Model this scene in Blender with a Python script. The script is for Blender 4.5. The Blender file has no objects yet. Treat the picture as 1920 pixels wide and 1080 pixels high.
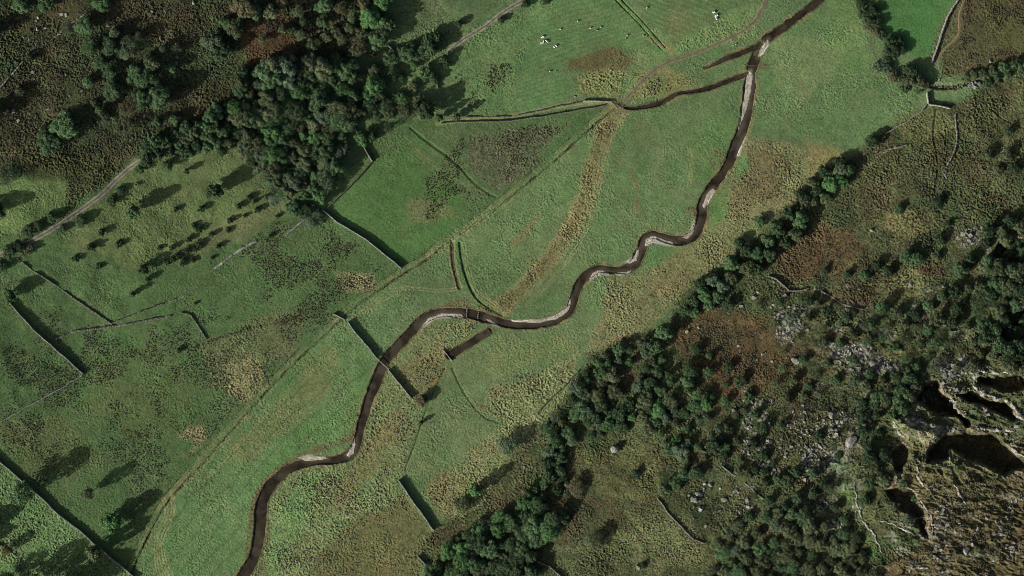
import bpy, bmesh, math, random
import numpy as np
from mathutils import Vector

# ------------------------------------------------------------------ camera, sky, sun, exposure
S = 0.32            # metres on the valley floor per photograph pixel
H = 1600.0          # height the aircraft flies above the valley floor
scene = bpy.context.scene
col = scene.collection
cam_d = bpy.data.cameras.new('camera'); cam = bpy.data.objects.new('camera', cam_d); col.objects.link(cam)
cam.location = (0, 0, H); cam.rotation_euler = (0, 0, 0)
cam_d.sensor_width = 36; cam_d.lens = 36 * H / (1920 * S)
cam_d.clip_start = 1; cam_d.clip_end = 20000
scene.camera = cam

SUN_EL = math.radians(22.0)
SHADOW_DIR = Vector((0.835, 0.55, 0)).normalized()      # shadows fall to the north-east
world = bpy.data.worlds.new('World'); scene.world = world; world.use_nodes = True
wn = world.node_tree.nodes; wl = world.node_tree.links
bg = wn['Background']; bg.inputs['Strength'].default_value = 0.06
sky = wn.new('ShaderNodeTexSky'); sky.sky_type = 'NISHITA'; sky.sun_disc = False
sky.sun_elevation = SUN_EL; sky.ozone_density = 0.3; sky.dust_density = 4.0; sky.air_density = 0.8
to_sun = -SHADOW_DIR
sky.sun_rotation = math.atan2(to_sun.x, to_sun.y)
wl.new(sky.outputs['Color'], bg.inputs['Color'])
sun_d = bpy.data.lights.new('sun', 'SUN'); sun = bpy.data.objects.new('sun', sun_d); col.objects.link(sun)
sun_d.energy = 4.6; sun_d.angle = math.radians(0.5); sun_d.color = (1.0, 0.96, 0.88)
sun_vec = Vector((to_sun.x * math.cos(SUN_EL), to_sun.y * math.cos(SUN_EL), math.sin(SUN_EL)))
sun.rotation_euler = sun_vec.to_track_quat('Z', 'Y').to_euler()
sun.location = (0, 0, 500)
vs_ = scene.view_settings
vs_.view_transform = 'Standard'; vs_.look = 'None'; vs_.exposure = 0.60; vs_.gamma = 1.0; vs_.use_curve_mapping = False
scene.render.engine = 'CYCLES'
scene.cycles.pixel_filter_type = 'BLACKMAN_HARRIS'; scene.cycles.filter_width = 0.95
scene.cycles.max_bounces = 4; scene.cycles.diffuse_bounces = 2; scene.cycles.glossy_bounces = 2
scene.cycles.transmission_bounces = 2; scene.cycles.transparent_max_bounces = 4

# ------------------------------------------------------------------ helpers
rng = np.random.default_rng(11)
random.seed(5)
TAB = [np.random.default_rng(100 + i).random((256, 256)).astype(np.float32) for i in range(12)]

def lin(c):
    c = np.asarray(c, dtype=np.float32) / 255.0
    return np.where(c <= 0.04045, c / 12.92, ((c + 0.055) / 1.055) ** 2.4).astype(np.float32)

def vnoise(x, y, scale, seed=0):
    t = TAB[seed % 12]
    x = x / scale + 37.3 * seed; y = y / scale + 11.7 * seed
    xi = np.floor(x); yi = np.floor(y); fx = x - xi; fy = y - yi
    xi = xi.astype(np.int64); yi = yi.astype(np.int64)
    fx = fx * fx * (3 - 2 * fx); fy = fy * fy * (3 - 2 * fy)
    a = t[yi & 255, xi & 255]; b = t[yi & 255, (xi + 1) & 255]
    c = t[(yi + 1) & 255, xi & 255]; d = t[(yi + 1) & 255, (xi + 1) & 255]
    return (a + (b - a) * fx) * (1 - fy) + (c + (d - c) * fx) * fy

def fbm(x, y, scale, seed=0, octv=4, gain=0.5):
    s = 0; a = 1; n = 0
    for i in range(octv):
        s = s + a * vnoise(x, y, scale / 2 ** i, seed + i); n += a; a *= gain
    return s / n

def sstep(a, b, x):
    t = np.clip((x - a) / (b - a), 0, 1)
    return t * t * (3 - 2 * t)

def softplus(x):
    return np.log1p(np.exp(np.clip(x, -40, 40))) + np.maximum(x - 40, 0)

def seg_dist(U, V, pts):
    best = np.full(U.shape, 1e9, np.float32)
    for (ax, ay), (bx, by) in zip(pts[:-1], pts[1:]):
        dx, dy = bx - ax, by - ay; L = dx * dx + dy * dy + 1e-9
        t = np.clip(((U - ax) * dx + (V - ay) * dy) / L, 0, 1)
        best = np.minimum(best, (U - ax - t * dx) ** 2 + (V - ay - t * dy) ** 2)
    return np.sqrt(best)

def line_wd(U, V, pts, widths):
    """distance minus the local half width along a polyline of varying width"""
    best = np.full(U.shape, 1e9, np.float32)
    for i in range(len(pts) - 1):
        (ax, ay), (bx, by) = pts[i], pts[i + 1]
        dx, dy = bx - ax, by - ay; L = dx * dx + dy * dy + 1e-9
        t = np.clip(((U - ax) * dx + (V - ay) * dy) / L, 0, 1)
        d = np.sqrt((U - ax - t * dx) ** 2 + (V - ay - t * dy) ** 2) - (widths[i] + (widths[i + 1] - widths[i]) * t)
        best = np.minimum(best, d)
    return best

def inside(U, V, pts):
    r = np.zeros(np.shape(U), bool); n = len(pts)
    for i in range(n):
        (ax, ay), (bx, by) = pts[i], pts[(i + 1) % n]
        if ay == by: continue
        c = (ay > V) != (by > V)
        r ^= c & (U < (bx - ax) * (V - ay) / (by - ay) + ax)
    return r

def sd_poly(U, V, pts):
    d = seg_dist(U, V, list(pts) + [pts[0]])
    return np.where(inside(U, V, pts), d, -d)

def smooth_line(pts, n=2):
    """Chaikin corner cutting, ends kept"""
    p = [tuple(map(float, q)) for q in pts]
    for _ in range(n):
        q = [p[0]]
        for a, b in zip(p[:-1], p[1:]):
            q.append(tuple(a[k] * .75 + b[k] * .25 for k in range(len(a))))
            q.append(tuple(a[k] * .25 + b[k] * .75 for k in range(len(a))))
        q.append(p[-1]); p = q
    return p

def resample(pts, step):
    p = np.array(pts, float); d = np.r_[0, np.cumsum(np.hypot(*(np.diff(p[:, :2], axis=0).T)))]
    n = max(2, int(d[-1] / step) + 1); t = np.linspace(0, d[-1], n)
    return np.stack([np.interp(t, d, p[:, k]) for k in range(p.shape[1])], 1)

def offset(pts, o):
    p = np.array([q[:2] for q in pts]); t = np.gradient(p, axis=0); t /= np.linalg.norm(t, axis=1)[:, None] + 1e-9
    return [tuple(q) for q in p + np.stack([-t[:, 1], t[:, 0]], 1) * o]

def tag(o, label=None, cat=None, group=None, kind=None):
    if label: o['label'] = label
    if cat: o['category'] = cat
    if group: o['group'] = group
    if kind: o['kind'] = kind
    return o

def mesh_np(name, V, F, mats=(), smooth=False):
    me = bpy.data.meshes.new(name)
    V = np.asarray(V, np.float32); F = np.asarray(F, np.int32)
    me.vertices.add(len(V)); me.vertices.foreach_set('co', V.ravel())
    k = F.shape[1]
    me.loops.add(F.size); me.loops.foreach_set('vertex_index', F.ravel())
    me.polygons.add(len(F)); me.polygons.foreach_set('loop_start', np.arange(0, F.size, k, dtype=np.int32))
    me.polygons.foreach_set('loop_total', np.full(len(F), k, np.int32))
    me.polygons.foreach_set('use_smooth', np.full(len(F), smooth, bool))
    for m in mats: me.materials.append(m)
    me.update(calc_edges=True)
    return me

def link(name, me, parent=None, loc=None):
    o = bpy.data.objects.new(name, me); col.objects.link(o)
    if parent: o.parent = parent
    if loc is not None: o.location = loc
    return o

# ------------------------------------------------------------------ materials
def new_mat(name, rough=0.9, spec=0.2):
    m = bpy.data.materials.new(name); m.use_nodes = True
    b = m.node_tree.nodes['Principled BSDF']
    b.inputs['Roughness'].default_value = rough; b.inputs['Specular IOR Level'].default_value = spec
    return m, m.node_tree.nodes, m.node_tree.links, b

def mix_noise(m, n, l, c1, c2, scale, detail=4, coord='Object', lo=0.35, hi=0.65):
    tc = n.new('ShaderNodeTexCoord'); tx = n.new('ShaderNodeTexNoise')
    tx.inputs['Scale'].default_value = scale; tx.inputs['Detail'].default_value = detail
    l.new(tc.outputs[coord], tx.inputs['Vector'])
    r = n.new('ShaderNodeValToRGB'); r.color_ramp.elements[0].position = lo; r.color_ramp.elements[1].position = hi
    r.color_ramp.elements[0].color = (*c1, 1); r.color_ramp.elements[1].color = (*c2, 1)
    l.new(tx.outputs['Fac'], r.inputs['Fac'])
    return r, tx

def simple_mat(name, c1, c2, scale, rough=0.9, bump=0.0, spec=0.2, lo=.35, hi=.65):
    m, n, l, b = new_mat(name, rough, spec)
    r, tx = mix_noise(m, n, l, c1, c2, scale, lo=lo, hi=hi)
    l.new(r.outputs['Color'], b.inputs['Base Color'])
    if bump:
        bp = n.new('ShaderNodeBump'); bp.inputs['Strength'].default_value = 1; bp.inputs['Distance'].default_value = bump
        l.new(tx.outputs['Fac'], bp.inputs['Height']); l.new(bp.outputs['Normal'], b.inputs['Normal'])
    return m

def leaf_mat(name, c1, c2):
    m, n, l, b = new_mat(name, 0.75, 0.15)
    r, tx = mix_noise(m, n, l, c1, c2, 0.55, detail=5)
    oi = n.new('ShaderNodeObjectInfo'); hs = n.new('ShaderNodeHueSaturation')
    mr = n.new('ShaderNodeMapRange'); mr.inputs['To Min'].default_value = 0.7; mr.inputs['To Max'].default_value = 1.3
    l.new(oi.outputs['Random'], mr.inputs['Value']); l.new(mr.outputs['Result'], hs.inputs['Value'])
    l.new(r.outputs['Color'], hs.inputs['Color']); l.new(hs.outputs['Color'], b.inputs['Base Color'])
    tr = n.new('ShaderNodeBsdfTranslucent'); ms = n.new('ShaderNodeMixShader'); ms.inputs['Fac'].default_value = 0.3
    l.new(hs.outputs['Color'], tr.inputs['Color']); l.new(b.outputs['BSDF'], ms.inputs[1]); l.new(tr.outputs['BSDF'], ms.inputs[2])
    l.new(ms.outputs['Shader'], n['Material Output'].inputs['Surface'])
    return m

M = {}
M['bright'] = leaf_mat('leaf_bright', (0.062, 0.142, 0.05), (0.105, 0.2, 0.076))
M['mid'] = leaf_mat('leaf_mid', (0.058, 0.112, 0.05), (0.1, 0.166, 0.077))
M['dark'] = leaf_mat('leaf_dark', (0.038, 0.07, 0.034), (0.066, 0.104, 0.052))
M['olive'] = leaf_mat('leaf_olive', (0.078, 0.104, 0.052), (0.122, 0.15, 0.077))
M['tawny'] = leaf_mat('leaf_tawny', (0.105, 0.1, 0.054), (0.15, 0.14, 0.077))
M['grey'] = leaf_mat('leaf_grey', (0.076, 0.115, 0.07), (0.118, 0.168, 0.1))
M['bark'] = simple_mat('bark', (0.05, 0.04, 0.03), (0.10, 0.085, 0.065), 3.0)
M['stone'] = simple_mat('wall_stone', (0.15, 0.15, 0.14), (0.36, 0.36, 0.33), 1.6, bump=0.08)
M['mossy'] = simple_mat('mossy_stone', (0.045, 0.055, 0.03), (0.20, 0.20, 0.16), 1.2, bump=0.08)
M['rock'] = simple_mat('pale_rock', (0.09, 0.09, 0.078), (0.26, 0.26, 0.23), 0.8, bump=0.15)
M['wood'] = simple_mat('weathered_wood', (0.22, 0.21, 0.18), (0.40, 0.38, 0.33), 4.0)
M['fleece'] = simple_mat('fleece', (0.62, 0.61, 0.57), (0.80, 0.79, 0.75), 9.0, bump=0.02)
M['face'] = simple_mat('sheep_face', (0.10, 0.09, 0.08), (0.22, 0.20, 0.18), 9.0)
M['dull_fleece'] = simple_mat('dull_fleece', (0.34, 0.33, 0.28), (0.46, 0.44, 0.38), 9.0, bump=0.02)
M['straw'] = simple_mat('straw_tussock', (0.10, 0.10, 0.052), (0.19, 0.175, 0.10), 0.45)
M['rush'] = simple_mat('rush_tussock', (0.024, 0.028, 0.015), (0.075, 0.072, 0.042), 0.3)
M['brown'] = simple_mat('bracken', (0.032, 0.035, 0.020), (0.060, 0.056, 0.033), 0.25)

# ground: vertex colour sheet (what grows there) with finer grain and relief from noise
gm, n, l, b = new_mat('ground', 0.95, 0.08)
at = n.new('ShaderNodeAttribute'); at.attribute_name = 'Col'
ra = n.new('ShaderNodeAttribute'); ra.attribute_name = 'rough'
tc = n.new('ShaderNodeTexCoord')
n1 = n.new('ShaderNodeTexNoise'); n1.inputs['Scale'].default_value = 1.1; n1.inputs['Detail'].default_value = 5; n1.inputs['Roughness'].default_value = 0.65
l.new(tc.outputs['Object'], n1.inputs['Vector'])
mr = n.new('ShaderNodeMapRange'); mr.inputs['From Min'].default_value = 0.3; mr.inputs['From Max'].default_value = 0.7
mr.inputs['To Min'].default_value = 0.6; mr.inputs['To Max'].default_value = 1.4
l.new(n1.outputs['Fac'], mr.inputs['Value'])
mx = n.new('ShaderNodeMix'); mx.data_type = 'RGBA'; mx.blend_type = 'MULTIPLY'; mx.inputs['Factor'].default_value = 1.0
l.new(at.outputs['Color'], mx.inputs['A']); l.new(mr.outputs['Result'], mx.inputs['B'])
l.new(mx.outputs['Result'], b.inputs['Base Color'])
bp = n.new('ShaderNodeBump'); bp.inputs['Distance'].default_value = 0.28
l.new(ra.outputs['Fac'], bp.inputs['Strength'])
n2 = n.new('ShaderNodeTexNoise'); n2.inputs['Scale'].default_value = 1.9; n2.inputs['Detail'].default_value = 4
l.new(tc.outputs['Object'], n2.inputs['Vector']); l.new(n2.outputs['Fac'], bp.inputs['Height'])
l.new(bp.outputs['Normal'], b.inputs['Normal'])
M['ground'] = gm

wm, n, l, b = new_mat('river_water', 0.14, 0.5)
b.inputs['IOR'].default_value = 1.33
r, tx = mix_noise(wm, n, l, (0.012, 0.0095, 0.0063), (0.042, 0.034, 0.022), 0.09, detail=8, lo=.38, hi=.62)
tx.inputs['Roughness'].default_value = 0.68
sh = n.new('ShaderNodeAttribute'); sh.attribute_name = 'shallow'
t3 = n.new('ShaderNodeTexNoise'); t3.inputs['Scale'].default_value = 0.8; t3.inputs['Detail'].default_value = 4
mu = n.new('ShaderNodeMath'); mu.operation = 'MULTIPLY'; l.new(sh.outputs['Fac'], mu.inputs[0])
m3 = n.new('ShaderNodeMapRange'); m3.inputs['From Min'].default_value = .3; m3.inputs['From Max'].default_value = .6
l.new(t3.outputs['Fac'], m3.inputs['Value']); l.new(m3.outputs['Result'], mu.inputs[1])
mw = n.new('ShaderNodeMix'); mw.data_type = 'RGBA'; mw.inputs['B'].default_value = (0.088, 0.076, 0.054, 1)
l.new(mu.outputs['Value'], mw.inputs['Factor']); l.new(r.outputs['Color'], mw.inputs['A'])
l.new(mw.outputs['Result'], b.inputs['Base Color'])
bp = n.new('ShaderNodeBump'); bp.inputs['Distance'].default_value = 0.06; bp.inputs['Strength'].default_value = 0.8
tx2 = n.new('ShaderNodeTexNoise'); tx2.inputs['Scale'].default_value = 1.4; tx2.inputs['Detail'].default_value = 3
l.new(tx2.outputs['Fac'], bp.inputs['Height']); l.new(bp.outputs['Normal'], b.inputs['Normal'])
M['water'] = wm

# ------------------------------------------------------------------ lines read off the photograph (photo pixels on the ground)
RIVER = [(1600, -60, 7), (1560, -22, 7), (1537, 0, 7), (1490, 37, 7), (1452, 63, 8), (1433, 78, 9), (1421, 100, 10), (1408, 133, 11), (1405, 173, 12),
         (1397, 233, 11), (1378, 280, 9), (1360, 320, 9), (1333, 353, 9), (1318, 378, 10), (1315, 415, 10), (1306, 437, 10), (1287, 452, 9),
         (1260, 451, 9), (1238, 443, 8), (1222, 438, 8), (1208, 449, 9), (1201, 473, 10), (1189, 497, 10), (1172, 506, 9), (1150, 507, 8), (1123, 503, 8),
         (1104, 512, 8), (1084, 533, 8), (1075, 565, 9), (1067, 585, 9), (1043, 599, 9), (1010, 608, 8), (960, 609, 8), (927, 600, 9), (890, 588, 10),
         (843, 585, 10), (812, 588, 9), (787, 603, 9), (763, 631, 9), (736, 660, 10), (718, 682, 10), (707, 713, 10), (698, 735, 10), (687, 763, 9),
         (677, 797, 9), (671, 833, 9), (660, 851, 9), (637, 862, 8), (610, 864, 8), (573, 867, 9), (543, 877, 9), (517, 899, 10), (499, 921, 11),
         (490, 950, 12), (487, 987, 12), (484, 1022, 11), (474, 1052, 11), (456, 1082, 12), (420, 1130, 12), (380, 1180, 12)]
BROOK = [(1402, 138, 4), (1385, 143, 4), (1360, 154, 4.5), (1330, 165, 4.5), (1295, 172, 4), (1272, 174, 5), (1255, 184, 5), (1238, 194, 4.5), (1210, 200, 4), (1185, 203, 4), (1172, 202, 3)]
CUT = [(1428, 84, 5), (1400, 95, 5), (1368, 107, 5), (1345, 118, 3), (1320, 129, 1.2)]
POOL = [(843, 666, 7.5), (865, 653, 7.5), (890, 638, 7), (918, 620, 6.5)]
CHANNELS = [smooth_line(RIVER, 2), smooth_line(BROOK, 1), smooth_line(CUT, 1), POOL]
BARS = [[(1441, 72), (1428, 86), (1421, 108), (1430, 103), (1442, 86)],
        [(1409, 130), (1400, 141), (1394, 187), (1386, 227), (1383, 250), (1391, 232), (1402, 200), (1409, 170), (1412, 150)],
        [(1398, 256), (1388, 274), (1381, 293), (1386, 291), (1393, 275)],
        [(1338, 352), (1325, 363), (1316, 385), (1321, 392), (1331, 375), (1342, 357)],
        [(1301, 413), (1293, 437), (1276, 446), (1289, 449), (1300, 438), (1305, 422)],
        [(1222, 441), (1211, 448), (1209, 463), (1224, 455), (1250, 461), (1266, 462), (1262, 454), (1240, 446)],
        [(1198, 462), (1188, 480), (1170, 492), (1180, 495), (1194, 488), (1200, 475)],
        [(1172, 509), (1150, 512), (1162, 517), (1180, 514), (1184, 507)],
        [(1124, 506), (1110, 512), (1103, 523), (1108, 525), (1120, 517), (1142, 516), (1140, 510)],
        [(1069, 552), (1061, 578), (1043, 590), (1012, 600), (958, 600), (962, 604), (1012, 606), (1045, 598), (1064, 586), (1072, 568)],
        [(866, 588), (830, 586), (803, 596), (791, 611), (797, 612), (815, 598), (850, 595), (872, 596)],
        [(908, 596), (922, 609), (938, 614), (930, 606), (918, 598)],
        [(666, 818), (659, 837), (648, 853), (655, 857), (664, 850), (668, 835)],
        [(558, 858), (577, 852), (593, 856), (615, 859), (600, 863), (573, 864)]]
LANE = [(1150, 198), (1100, 240), (1070, 268), (1020, 312), (960, 360), (930, 385), (890, 415), (850, 440), (820, 462), (800, 482), (755, 507), (700, 545), (660, 572), (620, 612),
        (560, 665), (480, 747), (400, 840), (330, 915), (300, 950), (255, 1040), (235, 1090)]

# ------------------------------------------------------------------ the ground sheet
STEP = 1.72
inner_u = np.arange(-50, 1971, STEP); inner_v = np.arange(-50, 1131, STEP)
ext = np.cumsum(3.0 * 1.28 ** np.arange(1, 29))
ext = ext[ext < 14000]
us = np.r_[inner_u[0] - ext[::-1], inner_u, inner_u[-1] + ext].astype(np.float32)
vs = np.r_[inner_v[0] - ext[::-1], inner_v, inner_v[-1] + ext].astype(np.float32)
U, V = np.meshgrid(us, vs)
NV, NU = U.shape
Z = np.zeros_like(U)

def box(pts, pad):
    p = np.array([q[:2] for q in pts])
    i0, i1 = np.searchsorted(us, [p[:, 0].min() - pad, p[:, 0].max() + pad])
    j0, j1 = np.searchsorted(vs, [p[:, 1].min() - pad, p[:, 1].max() + pad])
    return (slice(j0, j1), slice(i0, i1))

dL = ((U - 1160) * -0.695 + (V - 190) * -0.719) * S
dR = ((U - 1740) * 0.665 + (V - 190) * 0.747) * S
cap = lambda d, m: m * np.tanh(d / m)
Z += 0.05 * cap(np.maximum(dL, 0), 500) + 0.28 * cap(softplus((dL - 110) / 15) * 15, 400)
Z += 0.35 * cap(softplus((dR - 5) / 8) * 8, 350)
slopeL = sstep(70, 130, dL); slopeR = sstep(0, 25, dR)
Z += (fbm(U, V, 70, 1, 3) - 0.5) * 0.7
Z += (fbm(U, V, 110, 2, 4) - 0.5) * (4.5 * slopeL + 7 * slopeR)

# crag country: knobbly rock to the south-east, gullies and added shade pits cut into it
CRAG = [(1500, 640), (1640, 560), (1780, 540), (1860, 480), (1960, 420), (2300, 400), (2300, 1500), (1640, 1500), (1640, 1010), (1560, 940), (1540, 800)]
sl = box(CRAG, 80)
m_crag = np.zeros_like(U)
m_crag[sl] = sstep(-40, 40, sd_poly(U[sl], V[sl], CRAG) + (fbm(U[sl], V[sl], 60, 3, 3) - .5) * 60)
ridge = 1 - np.abs(fbm(U + 0.55 * V, V * 1.25, 46, 4, 4) - .5) * 2
Z += m_crag * (ridge ** 3) * 2.2
GULLIES_SHADE_PITS = [([(1730, 723), (1757, 711), (1769, 719), (1763, 729), (1777, 743), (1786, 754), (1796, 768), (1808, 778), (1816, 787), (1821, 799), (1812, 799), (1796, 787), (1769, 779), (1744, 774), (1738, 762), (1711, 754), (1718, 739)], 11),
           ([(1796, 741), (1816, 729), (1831, 737), (1855, 744), (1893, 752), (1905, 772), (1919, 787), (1903, 791), (1874, 783), (1855, 774), (1825, 764), (1808, 758)], 10),
           ([(1769, 815), (1792, 805), (1827, 809), (1855, 807), (1872, 816), (1893, 834), (1905, 850), (1925, 861), (1930, 877), (1897, 885), (1884, 894), (1864, 881), (1835, 869), (1806, 855), (1785, 842), (1781, 865), (1738, 869), (1734, 850), (1748, 832)], 10),
           ([(1831, 706), (1870, 702), (1901, 700), (1935, 708), (1940, 731), (1893, 735), (1855, 729), (1831, 719)], 8),
           ([(1668, 850), (1689, 834), (1711, 838), (1705, 861), (1692, 885), (1680, 892)], 6),  # no gully: pit added to make the dark of a tree shadow
           ([(1880, 590), (1930, 573), (1940, 637), (1873, 640)], 9),
           ([(1857, 477), (1880, 450), (1940, 443), (1940, 500), (1873, 493)], 7),  # pit added for shade, shaped like the shadow of the trees here
           ([(1660, 920), (1690, 905), (1712, 925), (1738, 965), (1742, 1010), (1725, 1000), (1700, 960), (1672, 945)], 5)]
m_rim = np.zeros_like(U); m_gul_pit = np.zeros_like(U)
for g, depth in GULLIES_SHADE_PITS:
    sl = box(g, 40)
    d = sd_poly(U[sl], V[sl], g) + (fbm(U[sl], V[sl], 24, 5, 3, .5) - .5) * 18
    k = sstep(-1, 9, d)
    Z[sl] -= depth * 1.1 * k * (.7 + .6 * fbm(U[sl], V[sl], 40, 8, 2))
    m_gul_pit[sl] = np.maximum(m_gul_pit[sl], k)
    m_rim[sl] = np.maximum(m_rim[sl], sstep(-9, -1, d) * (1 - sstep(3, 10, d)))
INCR = [(1650, 700), (1720, 690), (1830, 660), (2050, 640), (2050, 1300), (1690, 1300), (1690, 960), (1650, 880)]
sl = box(INCR, 40)
k = sstep(-25, 25, sd_poly(U[sl], V[sl], INCR))
ru = U[sl] * .97 + V[sl] * .24; rv = V[sl] * .97 - U[sl] * .24
Z[sl] += k * ((1 - np.abs(fbm(ru * .45, rv, 15, 7, 4) - .5) * 2) ** 2 - .5) * 1.5
Z[sl] += k * (np.abs(((fbm(ru * .5, rv, 34, 2, 3) * 7) % 1) - .5)) * 1.0
# the bright buttress that stands out of the crag
BUTT = [(1675, 785), (1690, 778), (1720, 785), (1765, 800), (1770, 815), (1750, 830), (1710, 828), (1685, 810)]
sl = box(BUTT, 30)
k_butt = np.zeros_like(U)
k_butt[sl] = sstep(-8, 14, sd_poly(U[sl], V[sl], BUTT) + (fbm(U[sl], V[sl], 14, 6, 3) - .5) * 8)
Z += k_butt * 5

# ---- what grows where: colour (as albedo) and tussock height
C = np.zeros(U.shape + (3,), np.float32)
R = np.zeros_like(U)                                     # roughness of the sward, metres
def setc(mask, c, sl=(slice(None), slice(None)), rough=None):
    c = lin(c)
    C[sl] += (c - C[sl]) * mask[..., None]
    if rough is not None: R[sl] += (rough - R[sl]) * mask
def poly(pts, c, soft=6, s=1.0, jit=14, rough=None, seed=3, js=40):
    sl = box(pts, soft + jit + 4)
    d = sd_poly(U[sl], V[sl], pts) + (fbm(U[sl], V[sl], js, seed, 4) - .5) * 2 * jit
    setc(sstep(-soft, soft, d) * s, c, sl, rough)
def line(pts, w, c, soft=1.5, s=1.0, jit=1.5, rough=None, seed=5, js=12, dz=0.0, patchy=0.0):
    global Z
    sl = box(pts, w + soft + jit + 4)
    d = w - seg_dist(U[sl], V[sl], pts) + (fbm(U[sl], V[sl], js, seed, 3) - .5) * 2 * jit
    m = sstep(-soft, soft, d) * s
    if patchy: m = m * (1 - patchy * sstep(.45, .6, fbm(U[sl], V[sl], 22, seed + 3, 3)))
    setc(m, c, sl, rough)
    if dz: Z[sl] += m * dz

setc(np.ones_like(U), (88, 108, 72), rough=0.10)
# left pastures
poly([(1165, 195), (1100, 245), (960, 362), (850, 445), (755, 510), (640, 590), (560, 668), (400, 842), (320, 920), (200, 1200), (-300, 1200), (-300, 300), (250, 320), (600, 400), (700, 230), (1000, 215)], (76, 97, 61), soft=4, jit=3, rough=0.10)
n_big = fbm(U, V, 120, 7, 5)
# left moorland hill: bracken and heather
MOOR = [(-900, -900), (760, -900), (740, 0), (700, 70), (640, 130), (540, 130), (480, 190), (420, 230), (330, 260), (250, 300), (170, 365), (110, 410), (60, 440), (-900, 490)]
poly(MOOR, (60, 69, 47), soft=14, jit=14, rough=0.34)
mo = np.zeros_like(U); sl = box(MOOR, 10); mo[sl] = sstep(-4, 10, sd_poly(U[sl], V[sl], MOOR))
setc(mo * sstep(.46, .60, fbm(U, V, 70, 8, 5)) * .8, (65, 62, 45))
setc(mo * sstep(.54, .66, fbm(U, V, 40, 9, 4)) * .7, (78, 80, 54))
setc(mo * sstep(.56, .68, fbm(U, V, 26, 10, 4)) * .7, (54, 66, 42))
poly([(470, 20), (520, 30), (560, 60), (570, 110), (520, 130), (470, 120), (455, 60)], (84, 67, 49), s=.9, rough=.25)
poly([(230, 10), (350, 0), (400, 40), (360, 90), (280, 70)], (68, 62, 44), s=.6)
poly([(70, 20), (130, 0), (180, 40), (80, 60), (0, 70), (0, 40)], (80, 74, 52), s=.6)
poly([(330, 170), (420, 140), (440, 200), (380, 225), (320, 215)], (72, 66, 46), s=.6)
poly([(-40, 345), (60, 330), (110, 325), (130, 345), (118, 395), (60, 430), (-40, 450)], (98, 117, 72), soft=9, jit=9, rough=.15)
poly([(20, 270), (120, 300), (240, 290), (200, 340), (60, 335)], (70, 74, 46), s=.7)
poly([(250, 310), (420, 250), (500, 330), (590, 400), (480, 420), (250, 500), (120, 460), (110, 420)], (94, 107, 68), s=.8, rough=.12)
poly([(320, 470), (420, 420), (520, 360), (560, 390), (450, 450), (330, 500)], (102, 104, 72), s=.55, jit=18)
poly([(620, 395), (700, 305), (800, 250), (870, 300), (860, 420), (760, 495)], (76, 105, 59), s=.8, rough=.05, jit=4)
poly([(790, 240), (1080, 225), (980, 320), (880, 390), (800, 300)], (81, 97, 65), s=.7, jit=6)
poly([(880, 260), (1040, 240), (1010, 300), (930, 360), (880, 310)], (86, 88, 66), s=.8, jit=16, rough=.28)
poly([(765, 370), (840, 375), (860, 410), (800, 420), (770, 410)], (108, 108, 76), s=.6, jit=12, rough=.24)
poly([(420, 680), (480, 670), (500, 720), (460, 760), (430, 740)], (124, 120, 84), s=.8, jit=16, rough=.28)
poly([(338, 812), (352, 798), (376, 800), (383, 822), (372, 842), (352, 852), (362, 828)], (132, 122, 90), s=.75, jit=20, soft=8, rough=.26, js=22)
poly([(630, 510), (700, 515), (700, 545), (640, 550)], (134, 130, 92), s=.7, jit=10, rough=.26)
poly([(360, 640), (480, 600), (570, 580), (560, 660), (480, 700), (400, 720)], (98, 100, 70), s=.6, jit=20, rough=.24)
poly([(200, 640), (340, 650), (360, 760), (280, 840), (150, 760)], (80, 94, 58), s=.7, jit=20, rough=.15)
poly([(0, 800), (120, 780), (200, 860), (150, 900), (40, 890)], (84, 94, 60), s=.6, jit=18, rough=.2)
# bright strip by the river on the left bank, pale strip beside the lane
poly([(640, 600), (700, 680), (680, 800), (640, 845), (520, 880), (470, 960), (445, 1090), (230, 1150), (300, 960), (400, 850), (560, 670)], (90, 114, 73), soft=4, jit=4, rough=.11)
poly([(430, 850), (540, 720), (620, 640), (650, 680), (560, 800), (470, 860)], (106, 114, 74), s=.7, jit=20)
poly([(620, 790), (680, 700), (670, 800), (560, 860), (480, 890), (560, 800)], (83, 112, 66), s=.6, jit=14)
# lower left field beyond the wall
poly([(-200, 860), (0, 872), (90, 945), (170, 1012), (240, 1075), (260, 1250), (-200, 1250)], (91, 114, 73), soft=3, jit=2, rough=.24)
# valley floor: the flats
poly([(1165, 200), (1400, 140), (1390, 240), (1350, 320), (1310, 370), (1300, 430), (1220, 430), (1190, 490), (1100, 490), (1070, 560), (980, 590), (880, 570), (860, 450), (960, 365)], (91, 111, 73), soft=4, jit=6, rough=.10)
poly([(1180, 220), (1240, 215), (1250, 240), (1200, 255), (1175, 240)], (92, 108, 70), s=.7)
poly([(1280, 260), (1390, 200), (1370, 290), (1330, 340), (1290, 330)], (86, 110, 66), s=.6)
poly([(1200, 60), (1420, 0), (1420, 60), (1330, 90), (1250, 110), (1200, 160), (1165, 190), (1180, 130)], (104, 122, 78), s=.7, rough=.16)
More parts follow.
